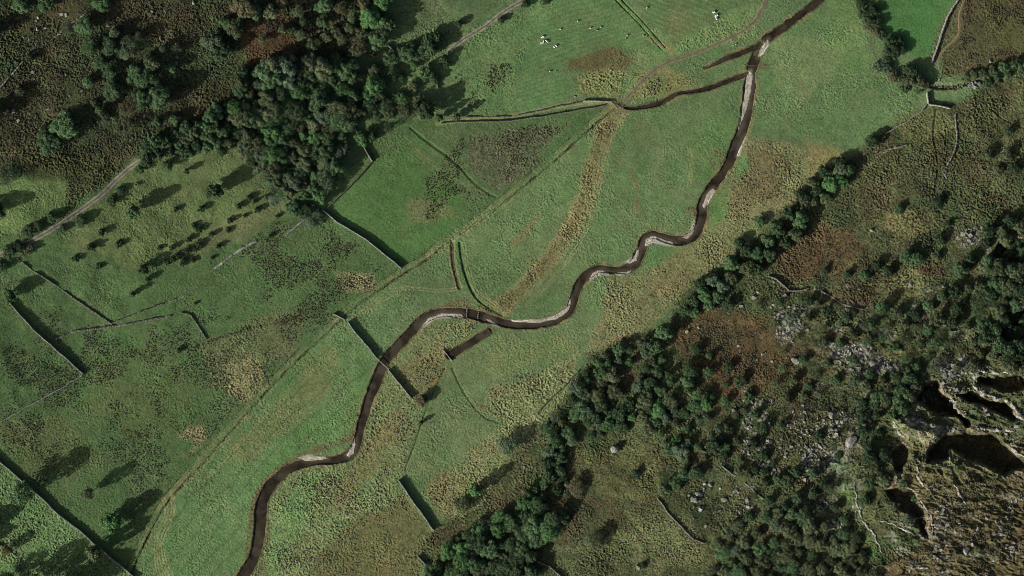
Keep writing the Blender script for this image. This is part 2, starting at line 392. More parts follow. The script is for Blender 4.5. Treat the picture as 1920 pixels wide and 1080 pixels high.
# mown hay fields
MOW1 = [(1040, 4), (1075, -60), (1130, -60), (1160, 0), (1243, 78), (1225, 88), (1170, 96), (1067, 110), (1058, 130), (1068, 170), (1050, 193), (965, 210), (960, 180), (985, 100), (1010, 40)]
MOW2 = [(1160, -60), (1420, -60), (1375, 0), (1365, 25), (1300, 65), (1262, 82), (1200, 22)]
poly(MOW1, (85, 110, 70), soft=3, jit=3, rough=.03)
poly(MOW2, (88, 108, 70), soft=3, jit=4, rough=.03)
poly([(1230, 40), (1290, 20), (1320, 50), (1270, 78)], (96, 104, 70), s=.6)
poly([(1064, 110), (1150, 88), (1192, 108), (1178, 130), (1100, 138), (1066, 130)], (90, 86, 58), jit=6, s=.95, rough=.12)
poly([(1070, 135), (1180, 130), (1160, 180), (1085, 180)], (118, 120, 76), s=.7, jit=12, rough=.25)
poly([(1195, 140), (1250, 125), (1300, 150), (1260, 175), (1200, 190), (1180, 185)], (118, 118, 76), s=.7, jit=10, rough=.24)
poly([(880, 60), (1000, 0), (1035, 5), (985, 90), (955, 210), (870, 215), (840, 120)], (90, 114, 72), s=.8, rough=.18)
poly([(700, 240), (830, 120), (880, 60), (850, 0), (760, 0), (740, 80), (720, 180)], (94, 108, 72), s=.7, rough=.22, jit=18)
# right bank meadow
poly([(1432, 95), (1545, 0), (1560, -200), (1640, -200), (1612, 30), (1640, 110), (1690, 165), (1737, 180), (1720, 213), (1625, 268), (1540, 280), (1440, 240), (1405, 235)], (90, 112, 73), soft=5, jit=6, rough=.12)
poly([(1560, 10), (1610, 10), (1630, 100), (1600, 130), (1540, 90)], (98, 122, 74), s=.6, jit=22)
poly([(1450, 80), (1540, 60), (1580, 140), (1500, 180), (1440, 150)], (116, 128, 88), s=.45, jit=24)
BRIGHT = [(1652, -80), (1800, -80), (1786, 0), (1760, 55), (1745, 100), (1722, 110), (1690, 85), (1660, 45), (1645, 10)]
poly(BRIGHT, (70, 106, 60), soft=5, jit=6, rough=.06)
poly([(1765, 40), (1795, 0), (1810, 0), (1795, 60), (1760, 120), (1745, 110)], (84, 88, 60), jit=5, rough=.26)
poly([(1806, -100), (2300, -200), (2300, 100), (1920, 108), (1840, 140), (1768, 140), (1766, 100), (1802, 66)], (76, 74, 51), jit=6, rough=.2)
poly([(1850, 40), (1920, 20), (1930, 90), (1870, 100)], (80, 84, 52), s=.6)
# right bank rough: pale tussock and brown
poly([(1400, 250), (1470, 260), (1560, 285), (1620, 268), (1590, 300), (1500, 380), (1400, 470), (1280, 560), (1200, 640), (1100, 665), (1120, 560), (1140, 515), (1200, 510), (1300, 465), (1330, 400), (1370, 320)], (106, 109, 75), soft=8, jit=12, rough=.24)
poly([(1400, 275), (1470, 275), (1490, 330), (1440, 370), (1385, 350)], (98, 94, 65), s=.8, jit=16)
poly([(1500, 260), (1560, 270), (1600, 290), (1520, 340)], (122, 118, 78), s=.7, jit=12)
poly([(1270, 470), (1340, 440), (1380, 460), (1300, 540), (1240, 560), (1220, 520)], (112, 108, 74), s=.6, jit=16)
poly([(1335, 370), (1370, 340), (1365, 410), (1330, 430)], (88, 118, 70), s=.8, jit=8, rough=.1)
poly([(1215, 460), (1280, 465), (1200, 515), (1180, 515)], (86, 112, 68), s=.7, jit=6, rough=.1)
poly([(1375, 300), (1395, 290), (1410, 320), (1380, 340)], (92, 124, 74), s=.8, jit=6, rough=.1)
# south bank meadow, with its paler rough margin
poly([(960, 622), (1040, 612), (1075, 590), (1110, 520), (1140, 520), (1130, 580), (1090, 650), (1000, 700), (900, 730), (880, 780), (930, 780), (900, 860), (800, 900), (750, 900), (790, 780), (830, 690), (930, 620)], (95, 112, 75), soft=6, jit=10, rough=.12)
poly([(930, 640), (1050, 630), (1080, 650), (960, 700), (900, 700)], (104, 116, 74), s=.7, jit=14)
poly([(1085, 660), (1000, 705), (920, 725), (880, 780), (940, 790), (860, 880), (780, 920), (860, 980), (940, 940), (1000, 840), (1060, 750)], (108, 114, 78), soft=8, jit=14, rough=.27)
poly([(790, 900), (830, 880), (880, 900), (860, 950), (820, 970)], (110, 106, 73), s=.6, jit=12)
# south-west bank of the river
poly([(720, 690), (800, 740), (750, 900), (820, 1000), (780, 1100), (460, 1100), (495, 980), (520, 910), (570, 870), (650, 860), (675, 830), (700, 740)], (103, 115, 77), soft=5, jit=4, rough=.26)
poly([(790, 610), (900, 600), (880, 630), (830, 665), (800, 740), (770, 740), (730, 690), (760, 640)], (104, 115, 77), soft=4, jit=5, rough=.24)
poly([(740, 690), (830, 640), (850, 650), (800, 730), (780, 750)], (116, 112, 77), s=.7, jit=10)
poly([(640, 900), (700, 800), (760, 760), (740, 830), (690, 900), (610, 980)], (112, 108, 74), s=.7, jit=10)
poly([(600, 1040), (680, 960), (760, 930), (810, 990), (780, 1100), (570, 1110)], (92, 92, 60), s=.85, jit=12, rough=.2)
poly([(680, 1020), (780, 1000), (770, 1090), (660, 1090)], (104, 104, 68), s=.5, jit=16)
poly([(500, 1000), (560, 900), (600, 890), (560, 1000), (510, 1090)], (98, 126, 78), s=.7, jit=10)
# right hillside
HILL = [(1630, 262), (1740, 205), (1790, 190), (1920, 130), (2400, 0), (2400, 1600), (780, 1600), (800, 1000), (900, 950), (960, 860), (1060, 750), (1110, 665), (1250, 600), (1290, 540), (1400, 460), (1520, 350)]
poly(HILL, (70, 76, 51), soft=10, jit=14, rough=.34)
hi = np.zeros_like(U); sl = box(HILL, 10); hi[sl] = sstep(-4, 10, sd_poly(U[sl], V[sl], HILL))
setc(hi * sstep(.46, .62, fbm(U, V, 60, 1, 5)) * .7, (82, 86, 57))
setc(hi * sstep(.52, .66, fbm(U, V, 46, 2, 5)) * .7, (70, 64, 46))
setc(hi * sstep(.54, .66, fbm(U, V, 30, 6, 4)) * .7, (54, 68, 44))
poly([(1265, 640), (1310, 585), (1400, 585), (1480, 640), (1500, 700), (1440, 735), (1340, 735), (1290, 690)], (82, 67, 47), s=.8, jit=30, soft=14, rough=.22)
poly([(1450, 460), (1540, 420), (1620, 460), (1580, 520), (1480, 520)], (84, 69, 48), s=.75, jit=24, soft=12)
poly([(1540, 540), (1640, 550), (1640, 580), (1560, 570)], (78, 68, 48), s=.7, jit=10)
poly([(1640, 590), (1720, 560), (1750, 520), (1700, 500), (1650, 530)], (94, 98, 63), s=.8, jit=12)
poly([(1720, 500), (1770, 490), (1770, 520), (1740, 520)], (82, 64, 48), s=.8, jit=8)
poly([(1660, 400), (1740, 390), (1770, 430), (1700, 450), (1660, 430)], (106, 104, 70), s=.75, jit=12)
poly([(1680, 215), (1770, 205), (1790, 240), (1740, 260), (1690, 260)], (96, 98, 64), s=.7, jit=10)
poly([(1630, 300), (1740, 280), (1760, 330), (1660, 350), (1600, 340)], (74, 78, 52), s=.7)
poly([(1080, 850), (1160, 850), (1240, 880), (1220, 940), (1120, 930)], (92, 94, 62), s=.7, jit=14)
poly([(1040, 1030), (1180, 1000), (1300, 960), (1320, 1040), (1200, 1090), (1060, 1090)], (88, 94, 63), s=.75, jit=16, rough=.3)
poly([(1600, 880), (1625, 990), (1650, 1030), (1640, 1060), (1590, 960), (1560, 860)], (72, 88, 53), s=.8, jit=8)
poly([(1720, 960), (1800, 920), (1960, 880), (1960, 1200), (1660, 1200), (1660, 1050), (1720, 1030)], (82, 75, 53), s=.85, jit=18, rough=.24)
poly([(1810, 940), (1880, 950), (1860, 1000), (1800, 980)], (98, 92, 62), s=.6, jit=14)
poly([(1690, 880), (1840, 870), (1880, 900), (1780, 950), (1710, 940)], (92, 86, 60), s=.6, jit=14)
# bare rock in the crag and along the gullies and shade pits
rocky = m_crag * sstep(.60, .70, fbm(U + 20, V * 1.4, 26, 7, 5))
setc(rocky * .45, (120, 120, 106), rough=.4)
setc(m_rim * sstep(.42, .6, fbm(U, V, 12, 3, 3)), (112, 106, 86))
setc(m_gul_pit * .8, (66, 62, 46), rough=.22)
setc(k_butt * sstep(.40, .6, fbm(U, V, 14, 9, 4)) * .9, (158, 152, 126))
for p_ in ([(1545, 645), (1640, 650), (1690, 690), (1640, 705), (1560, 690)], [(1740, 680), (1830, 660), (1840, 700), (1780, 720)], [(1500, 850), (1600, 840), (1640, 820), (1580, 870), (1520, 900)], [(1480, 590), (1520, 570), (1500, 640), (1460, 640)], [(1400, 730), (1440, 760), (1440, 830), (1400, 800)], [(1790, 430), (1860, 430), (1850, 470), (1800, 460)]):
    sl = box(p_, 30)
    d = sd_poly(U[sl], V[sl], p_) + (fbm(U[sl], V[sl], 20, 4, 3) - .5) * 24
    setc(sstep(-6, 10, d) * sstep(.52, .62, fbm(U[sl], V[sl], 6, 8, 2)) * .8, (136, 136, 124), sl, .4)

# line features on the land
STRIP = smooth_line([(1160, 205), (1132, 250), (1112, 310), (1095, 385), (1062, 445), (1012, 508), (950, 572), (910, 585)], 2)
line(STRIP, 16, (110, 108, 73), soft=6, jit=11, rough=.25, s=.85, js=26)
line([(p[0] - 3, p[1]) for p in STRIP], 4, (94, 90, 60), soft=4, jit=5, s=.6)
for o_ in (-17, -12, 13, 17): line(offset(STRIP, o_), 1.1, (128, 126, 88), soft=1.2, jit=1.5, s=.65, patchy=.3)
line(smooth_line([(1010, 400), (990, 430), (965, 455)], 1), 4, (108, 100, 70), soft=3, jit=4, s=.7)
LN = smooth_line(LANE, 2)
line(LN, 4.5, (90, 106, 69), soft=3, jit=3, rough=.10, s=.7, patchy=.5)
for o_ in (-2.6, 2.6): line(offset(LN, o_ + 3), 1.1, (118, 124, 86), soft=1.2, jit=.8, s=.7, patchy=.6)
line(offset(LN, -6), 1.5, (46, 48, 34), soft=1.2, jit=2.2, s=.95, dz=-.6, patchy=.45, rough=.25)
line(offset(LN, -9), 3, (112, 114, 78), soft=2, jit=3, s=.3, patchy=.6, rough=.20)
line(offset(LN, 7), 1.0, (58, 64, 42), soft=1.1, jit=2, s=.8, dz=-.3, patchy=.8)
# ruts across the meadows
RUTS = [[(730, 545), (770, 540), (820, 547), (868, 541)], [(660, 600), (700, 570), (730, 545)], [(868, 455), (876, 500), (890, 548), (905, 560), (935, 580)], [(842, 455), (845, 500), (856, 540)],
        [(1155, 232), (1140, 290), (1125, 335), (1115, 395), (1085, 460), (1040, 520), (985, 575)], [(320, 925), (325, 965), (300, 1010), (310, 1060), (330, 1100)], [(305, 935), (315, 960), (290, 1010), (292, 1060), (300, 1090)],
        [(330, 910), (400, 830), (440, 790), (480, 780)], [(900, 545), (920, 565), (940, 580)], [(800, 480), (860, 445), (960, 372)], [(850, 690), (870, 730), (900, 765)],
        [(1290, 275), (1297, 310), (1290, 350)], [(1425, 10), (1415, 45), (1380, 68)], [(690, 590), (720, 560), (760, 540)], [(505, 760), (470, 815), (430, 860), (380, 900)]]
for q in RUTS:
    q = smooth_line(q, 2)
    for o_ in (-2.3, 2.3): line(offset(q, o_), .9, (132, 130, 90), soft=1.1, jit=.8, s=.75, dz=-.12, patchy=.4)
line(smooth_line([(862, 455), (867, 500), (885, 550), (905, 572), (940, 592)], 2), 2.2, (48, 72, 42), soft=1.5, jit=1, dz=-.5)
line(smooth_line([(848, 455), (850, 500), (862, 540)], 2), 3, (86, 74, 52), soft=1.6, jit=1.2, dz=-.5)
line(smooth_line([(1155, 300), (1185, 320), (1200, 360), (1195, 395)], 2), 2, (110, 100, 66), soft=2, jit=3, patchy=.5)
line(smooth_line([(1285, 90), (1240, 100), (1200, 40), (1160, 0), (1130, -40)][1:], 1), 5, (92, 118, 70), soft=2, jit=1, rough=.14)
line(offset([(1130, -40), (1160, 0), (1200, 40), (1245, 92)], -4), 1.2, (46, 56, 38), soft=1, jit=1, dz=-.5, patchy=.4)
line(offset([(1130, -40), (1160, 0), (1200, 40), (1245, 92)], 4), 1.1, (58, 66, 44), soft=1, jit=1, dz=-.4, patchy=.4)
line(smooth_line([(1220, 77), (1240, 85), (1255, 90), (1265, 103)], 1), 3, (120, 108, 74), soft=2, jit=2)
line(smooth_line([(770, 240), (800, 265), (850, 300), (895, 350), (930, 370)], 2), 2, (66, 82, 48), soft=2, jit=1.5, dz=-.4, s=.8)
line(smooth_line([(765, 262), (800, 300), (850, 340), (905, 360)], 2), 5, (96, 108, 70), soft=4, jit=2, s=.5)
line(smooth_line([(820, 232), (870, 224), (960, 219), (1010, 207), (1093, 191), (1147, 191)], 2), 4, (118, 124, 84), soft=2, jit=1)
line(smooth_line([(760, 880), (790, 800), (797, 770), (835, 690)], 2), 1.5, (62, 90, 48), soft=1.2, jit=.8, dz=-.4, s=.8)
line(smooth_line([(848, 690), (862, 725), (900, 780), (935, 792)], 2), 1.8, (66, 84, 50), soft=1.4, jit=1.2, dz=-.3, s=.7)
line(smooth_line([(835, 690), (800, 735)], 1), 3, (128, 110, 74), soft=2, jit=1.5)
line(smooth_line([(450, 835), (480, 862)], 1), 1.6, (74, 92, 56), soft=1.3, jit=1, s=.7)
line(smooth_line([(1755, 205), (1748, 255), (1760, 300), (1754, 360)], 2), 1.5, (52, 50, 36), soft=1.2, jit=1, dz=-.5, s=.9)
line(smooth_line([(1860, 205), (1880, 225), (1920, 240)], 2), 1.5, (58, 54, 38), soft=1.2, jit=1, dz=-.4, s=.8)
line(smooth_line([(1770, 365), (1830, 390), (1860, 405), (1862, 425), (1920, 425)], 2), 1.4, (58, 56, 38), soft=1.2, jit=1, dz=-.4, s=.8)
line(smooth_line([(1090, 692), (1060, 725), (1035, 745), (1010, 775)], 1), 1.3, (50, 52, 38), soft=1, jit=.8, dz=-.4)
line(smooth_line([(1740, 160), (1790, 165), (1830, 150), (1880, 148)], 2), 4, (80, 78, 62), soft=3, jit=3, dz=-1.2, rough=.4)
line(smooth_line([(1600, 340), (1660, 280), (1690, 275)], 1), 1.5, (120, 116, 84), soft=1.4, jit=1, s=.6)
line(smooth_line([(388, 640), (430, 628), (480, 612), (560, 598), (640, 585)], 2), 2.2, (62, 66, 44), soft=2, jit=3, s=.8, patchy=.5, rough=.28)
line(smooth_line([(570, 1090), (620, 1035), (680, 975), (720, 930)], 2), 1.6, (68, 74, 48), soft=1.5, jit=2, s=.7, patchy=.4, dz=-.3)
line(smooth_line([(700, 300), (740, 275), (790, 245)], 1), 1.2, (64, 74, 46), soft=1.3, jit=1.5, s=.6, patchy=.5)
line(smooth_line([(720, 700), (640, 780), (560, 810)][:2], 1), 1.3, (118, 118, 82), soft=1.5, jit=2, s=.5, patchy=.4)
for q in ([(322, 920), (326, 962), (306, 1000), (298, 1030), (305, 1070), (335, 1110)], [(430, 820), (390, 862), (340, 915)], [(925, 385), (880, 428), (845, 452)], [(1190, 190), (1170, 215), (1160, 240)]):
    q = smooth_line(q, 2)
    for o_ in (-2.6, 2.6): line(offset(q, o_), 1.0, (128, 128, 90), soft=1.1, jit=1, s=.8, dz=-.12, patchy=.15)
# mowing stripes in the hay fields
for q, ang, c_ in ((MOW1, 0.35, (1020, 60)), (MOW2, -0.5, (1300, 20))):
    sl = box(q, 2); u_, v_ = U[sl], V[sl]
    k = sstep(0, 8, sd_poly(u_, v_, q))
    rr = u_ * math.sin(ang) + v_ * math.cos(ang) + (fbm(u_, v_, 120, 3, 2) - .5) * 30
    st = 0.5 + 0.5 * np.sin(rr * 2 * math.pi / 9.0)
    C[sl] *= (1 + k * (st - .5) * .20)[..., None]
    C[sl] *= (1 + k[..., None] * (np.array([.10, .0, .02], np.float32) * sstep(.45, .65, fbm(u_, v_, 30, 5, 4))[..., None]))
STRIPF = [(640, 605), (695, 680), (675, 790), (530, 865), (470, 940), (440, 1090), (250, 1090), (310, 960), (400, 855), (560, 675)]
sl = box(STRIPF, 2); u_, v_ = U[sl], V[sl]; k = sstep(0, 12, sd_poly(u_, v_, STRIPF))
rr = (u_ * .70 + v_ * .71) + (fbm(u_, v_, 90, 4, 3) - .5) * 30
C[sl] *= (1 - k * .22 * sstep(.80, 1.0, np.sin(rr * 2 * math.pi / 26.0)))[..., None]
# broad variation everywhere
C *= (1 + (fbm(U, V, 90, 3, 5) - .5) * .34)[..., None]
C *= (1 + (fbm(U, V, 12, 6, 3) - .5) * .40)[..., None]
hue = (fbm(U, V, 9, 4, 3, .7) - .5) * 2
C[..., 0] *= 1 + hue * .16; C[..., 2] *= 1 + hue * .10
g_ = fbm(U, V, 34, 9, 4) - .5
C[..., 0] *= 1 + g_ * .28; C[..., 2] *= 1 + g_ * .12

# channels cut into the valley floor, gravel bars rising in them
WATER_Z = -0.75
for ci, ch in enumerate(CHANNELS):
    sl = box(ch, 26)
    d = line_wd(U[sl], V[sl], [p[:2] for p in ch], [p[2] for p in ch]) + (fbm(U[sl], V[sl], 20, 4 + ci, 5, .65) - .5) * (6.5 if ci == 0 else 4 if ci < 3 else 2.0)
    k = 1 - sstep(-2.2, 0.6, d)
    Z[sl] += (-1.35 - Z[sl]) * k
    flat = (1 - sstep(0, 20, d)) * (1 - k)
    Z[sl] *= 1 - .8 * flat
    setc((1 - sstep(0.4, 3.2, d)) * .85, (70, 64, 46), sl, .12)
    setc((1 - sstep(2, 7, d)) * (1 - k) * .55 * sstep(.46, .58, fbm(U[sl], V[sl], 30, 7 + ci, 3)), (128, 118, 84), sl)
for q, w_ in (([(462, 1040), (470, 985), (474, 945), (486, 915), (512, 886), (545, 864), (585, 846), (630, 832), (655, 822)], 5), ([(690, 740), (668, 790), (658, 825)], 3), ([(505, 1000), (498, 1050), (485, 1080)], 4), ([(640, 690), (700, 640), (770, 600), (800, 585), (850, 570)][2:], 3), ([(840, 572), (870, 560), (880, 572), (850, 578)], 5), ([(1345, 285), (1360, 300), (1340, 310)], 6), ([(1290, 392), (1308, 388), (1300, 404)], 5), ([(1425, 125), (1440, 122)], 4)):
    line(smooth_line(q, 1), w_, (96, 86, 62), soft=3, jit=4, s=.8, rough=.2, patchy=.4)
BAR_MASK = np.zeros_like(U)
for bpts in BARS:
    sl = box(bpts, 8)
    d = sd_poly(U[sl], V[sl], bpts) + (fbm(U[sl], V[sl], 9, 8, 3) - .5) * 3
    k = sstep(-1.6, 1.2, d)
    Z[sl] += ((WATER_Z + .22) - Z[sl]) * k * (Z[sl] < WATER_Z + .22)
    setc(k, (160, 156, 143), sl, .08); BAR_MASK[sl] = np.maximum(BAR_MASK[sl], k)
setc(BAR_MASK * sstep(.5, .64, fbm(U, V, 8, 2, 3)) * .6, (128, 120, 102))

# tussocks and heather: real relief, fine enough to shade itself under the low sun
inner = (U > -55) & (U < 1975) & (V > -55) & (V < 1135)
w1 = rng.random(U.shape, dtype=np.float32); w1 = (w1 + np.roll(w1, 1, 0) * .6 + np.roll(w1, 1, 1) * .6) / 2.2 - .5
w2 = vnoise(U, V, 4.6, 3) - .5
lump = np.clip(fbm(U, V, 44, 5, 4) * 2.4 - .55, .25, 1.5)
Z += inner * R * lump * (w1 * 3.6 + w2 * .35)
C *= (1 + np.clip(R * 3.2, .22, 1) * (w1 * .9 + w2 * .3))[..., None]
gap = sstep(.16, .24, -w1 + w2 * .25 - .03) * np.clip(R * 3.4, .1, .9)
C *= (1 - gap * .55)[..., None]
C = np.clip(C, .004, .8)

def idx(u, v):
    i = np.clip(np.searchsorted(us, u) - 1, 0, NU - 2); j = np.clip(np.searchsorted(vs, v) - 1, 0, NV - 2)
    return i, j
def zat(u, v):
    i, j = idx(u, v)
    fu = np.clip((u - us[i]) / (us[i + 1] - us[i]), 0, 1); fv = np.clip((v - vs[j]) / (vs[j + 1] - vs[j]), 0, 1)
    return (Z[j, i] * (1 - fu) + Z[j, i + 1] * fu) * (1 - fv) + (Z[j + 1, i] * (1 - fu) + Z[j + 1, i + 1] * fu) * fv
def world_xy(u, v, z):
    k = S * (H - z) / H
    return (u - 960) * k, -(v - 540) * k
def P(u, v, dz=0.0):
    z = float(zat(u, v)) + dz; x, y = world_xy(u, v, z)
    return Vector((x, y, z))
def Pn(u, v, dz=0.0):
    z = zat(u, v) + dz; x, y = world_xy(u, v, z)
    return np.stack([x, y, z], -1)

X, Y = world_xy(U, V, Z)
verts = np.stack([X, Y, Z], -1).reshape(-1, 3)
jj, ii = np.meshgrid(np.arange(NV - 1), np.arange(NU - 1), indexing='ij')
a = (jj * NU + ii).ravel()
faces = np.stack([a, a + NU, a + NU + 1, a + 1], 1)
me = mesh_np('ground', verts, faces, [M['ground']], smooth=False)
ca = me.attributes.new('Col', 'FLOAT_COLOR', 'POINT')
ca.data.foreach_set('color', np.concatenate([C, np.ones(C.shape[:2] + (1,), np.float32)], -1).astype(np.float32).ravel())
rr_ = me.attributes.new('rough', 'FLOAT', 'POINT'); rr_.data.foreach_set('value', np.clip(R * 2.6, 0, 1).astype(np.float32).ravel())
ground = link('ground', me); tag(ground, 'grassy valley floor with moorland rising on both sides', kind='structure')

# ------------------------------------------------------------------ water
def ribbon(pts, half, z):
    p = np.array([q[:2] for q in pts]); t = np.gradient(p, axis=0); t /= np.linalg.norm(t, axis=1)[:, None] + 1e-9
    nrm = np.stack([-t[:, 1], t[:, 0]], 1); h = np.asarray(half)[:, None]
    k = np.linspace(-1, 1, 9); vv = []; sh = []
    for q in k:
        e = p + nrm * h * q; x, y = world_xy(e[:, 0], e[:, 1], z)
        vv.append(np.stack([x, y, np.full_like(x, z)], 1))
        d = np.full(len(e), 99.0)
        for bpts in BARS: d = np.minimum(d, -sd_poly(e[:, 0], e[:, 1], bpts))
        sh.append(np.clip(1 - sstep(0, 8, d) + .55 * sstep(.55, .7, fbm(e[:, 0], e[:, 1], 26, 2, 3)) + .35 * sstep(.7, 1, abs(q)), 0, 1))
    n_ = len(p); vv = np.concatenate(vv); f = []
    for r_ in range(8):
        for i in range(n_ - 1): f.append((r_ * n_ + i, (r_ + 1) * n_ + i, (r_ + 1) * n_ + i + 1, r_ * n_ + i + 1))
    return vv, np.array(f), np.concatenate(sh)
for ci, (nm, lab) in enumerate((('river', 'brown river winding across the green valley floor'), ('brook', 'narrow brook joining the river below the track'), ('ditch', 'short dark ditch running beside the brook'), ('pool', 'straight dark pool cut beside the river bend'))):
    ch = resample(CHANNELS[ci], 3.0)
    vv, f, sh = ribbon(ch, ch[:, 2] + 2.0, WATER_Z - ci * 0.006)
    wme = mesh_np(nm, vv, f, [M['water']], True)
    wa = wme.attributes.new('shallow', 'FLOAT', 'POINT'); wa.data.foreach_set('value', sh.astype(np.float32))
    tag(link(nm, wme), lab, kind='structure')

# ------------------------------------------------------------------ farm tracks: draped sheets
def track(name, pts, half, lab, mat, jit=.8, lift=.12):
    q = resample(smooth_line(pts, 2), 3.0); p = q[:, :2]
    t = np.gradient(p, axis=0); t /= np.linalg.norm(t, axis=1)[:, None]
    nrm = np.stack([-t[:, 1], t[:, 0]], 1); prof = np.array([-1, -.62, -.36, 0, .36, .62, 1]); rows = []
    for k_, s_ in enumerate(prof):
        w = half + (vnoise(p[:, 0], p[:, 1], 9, k_) - .5) * 2 * jit
        e = p + nrm * (w * s_)[:, None]
        rows.append(Pn(e[:, 0], e[:, 1], lift + (.05 if s_ == 0 else -.02 if abs(s_) < .7 else -.1)))
    n_ = len(p); vv = np.concatenate(rows); f = []
    cols_ = []
    for r_ in range(len(prof) - 1):
        for i in range(n_ - 1): f.append((r_ * n_ + i, (r_ + 1) * n_ + i, (r_ + 1) * n_ + i + 1, r_ * n_ + i + 1))
    me = mesh_np(name, vv, np.array(f), [mat, M['verge']], True)
    mi = np.repeat([0, 0, 1, 1, 0, 0], n_ - 1).astype(np.int32)
    me.polygons.foreach_set('material_index', mi)
    tag(link(name, me), lab, kind='structure')
M['grit'] = simple_mat('track_grit', (0.16, 0.145, 0.115), (0.27, 0.25, 0.205), 0.5, bump=.05)
M['earth'] = simple_mat('track_earth', (0.115, 0.10, 0.06), (0.20, 0.175, 0.11), 0.4, bump=.05)
M['verge'] = simple_mat('track_verge', (0.075, 0.085, 0.045), (0.14, 0.125, 0.08), 0.5, bump=.05)
M['ochre'] = simple_mat('path_ochre', (0.16, 0.11, 0.06), (0.24, 0.185, 0.11), 0.4, bump=.05)
track('farm_track', [(-60, 510), (0, 478), (75, 445), (140, 402), (190, 366), (215, 340), (250, 308), (300, 285), (350, 268), (420, 240)], 4.6, 'pale grit farm track running past the moorland edge', M['grit'])
track('farm_track', [(840, 98), (862, 77), (900, 56), (925, 38), (950, 18), (990, -4), (1040, -40)], 4.2, 'pale grit farm track leaving the wood beside the hay field', M['grit'])
track('farm_track', [(1440, -60), (1437, 0), (1420, 36), (1390, 62), (1340, 84), (1290, 106), (1250, 116), (1215, 140), (1188, 170), (1164, 196), (1158, 212)], 4.0, 'earth farm track running above the brook to the gate', M['earth'])
track('footpath', [(1815, -40), (1808, 0), (1797, 30), (1801, 68), (1772, 88), (1758, 112), (1762, 130)], 2.2, 'ochre footpath skirting the brown moor', M['ochre'], .5)

# ------------------------------------------------------------------ dry stone walls
def stone_boxes(C0, dims, yaw, tilt=.25, seed=0):
    """many small rough stones as one vertex/face list"""
    r = np.random.default_rng(seed); n_ = len(C0)
    b_ = np.array([(x, y, z) for z in (-1, 1) for y in (-1, 1) for x in (-1, 1)], float) * .5
    v = b_[None] * dims[:, None, :] * (1 + (r.random((n_, 8, 3)) - .5) * .5)
    ax = (r.random(n_) - .5) * 2 * tilt; ay = (r.random(n_) - .5) * 2 * tilt
    c, s_ = np.cos(ax)[:, None], np.sin(ax)[:, None]
    y_, z_ = v[..., 1] * c - v[..., 2] * s_, v[..., 1] * s_ + v[..., 2] * c; v[..., 1], v[..., 2] = y_, z_
    c, s_ = np.cos(ay)[:, None], np.sin(ay)[:, None]
    x_, z_ = v[..., 0] * c + v[..., 2] * s_, -v[..., 0] * s_ + v[..., 2] * c; v[..., 0], v[..., 2] = x_, z_
    c, s_ = np.cos(yaw)[:, None], np.sin(yaw)[:, None]
    x_, y_ = v[..., 0] * c - v[..., 1] * s_, v[..., 0] * s_ + v[..., 1] * c; v[..., 0], v[..., 1] = x_, y_
    v += C0[:, None]
    f0 = np.array([(0, 2, 3, 1), (4, 5, 7, 6), (0, 1, 5, 4), (2, 6, 7, 3), (0, 4, 6, 2), (1, 3, 7, 5)])
    return v.reshape(-1, 3), (f0[None] + np.arange(n_)[:, None, None] * 8).reshape(-1, 4)

def drystone(pts, label, hgt=1.6, half=.34, mat='stone', gaps=0.0, seed=1, name='drystone_wall', cat='wall', group=None):
    r = np.random.default_rng(seed)
    q = resample(pts, 1.4); u, v = q[:, 0], q[:, 1]
    u = u + (vnoise(u, v, 14, seed) - .5) * 1.6; v = v + (vnoise(u, v, 14, seed + 4) - .5) * 1.6
    base = Pn(u, v); t = np.gradient(base[:, :2], axis=0); t /= np.linalg.norm(t, axis=1)[:, None]
    nr = np.stack([-t[:, 1], t[:, 0]], 1)
    root = bpy.data.objects.new(name, None); col.objects.link(root); o0 = base[len(base) // 2]; root.location = o0
    prof = [(-1.25, -.5), (-1.15, .3), (-.85, .8), (-.55, 1.0), (.55, 1.0), (.85, .8), (1.15, .3), (1.25, -.5)]
    n_ = len(base); hh = np.full(n_, hgt) * (1 + (r.random(n_) - .5) * .16)
    if gaps: hh = hh * np.clip(1.25 - gaps * 2.2 * vnoise(u, v, 11, seed + 2), .12, 1)
    rows = []
    for a_, z_ in prof:
        w = half * (a_ + (r.random(n_) - .5) * .25)
        zz = base[:, 2] + (hh * z_ if z_ > 0 else z_)
        rows.append(np.stack([base[:, 0] + nr[:, 0] * w - o0[0], base[:, 1] + nr[:, 1] * w - o0[1], zz - o0[2]], 1))
    vv = np.stack(rows, 1).reshape(-1, 3); m_ = len(prof); f = []
    for i in range(n_ - 1):
        for k in range(m_ - 1): f.append((i * m_ + k, i * m_ + k + 1, (i + 1) * m_ + k + 1, (i + 1) * m_ + k))
    for i in (0, n_ - 1):
        for k in range(3): f.append((i * m_ + k, i * m_ + k + 1, i * m_ + m_ - 2 - k, i * m_ + m_ - 1 - k))
    link('wall_body', mesh_np('wall_body', vv, np.array(f), [M[mat]]), root)
    # cope stones set on edge along the top
    s_ = resample(np.c_[base, hh], .42); yaw = np.arctan2(np.gradient(s_[:, 1]), np.gradient(s_[:, 0]))
    keep = s_[:, 3] > hgt * .5; s_ = s_[keep]; yaw = yaw[keep]
    if len(s_):
        c_ = s_[:, :3].copy(); c_[:, 2] += s_[:, 3] + .06; c_ -= o0
        dims = np.stack([.24 + .12 * r.random(len(c_)), half * 1.7 * (.8 + .5 * r.random(len(c_))), .22 + .16 * r.random(len(c_))], 1)
        vv, f = stone_boxes(c_, dims, yaw, .25, seed)
        tag(link('coping_stones', mesh_np('coping_stones', vv, f, [M[mat]]), root), kind='stuff')
    return tag(root, label, cat, group)

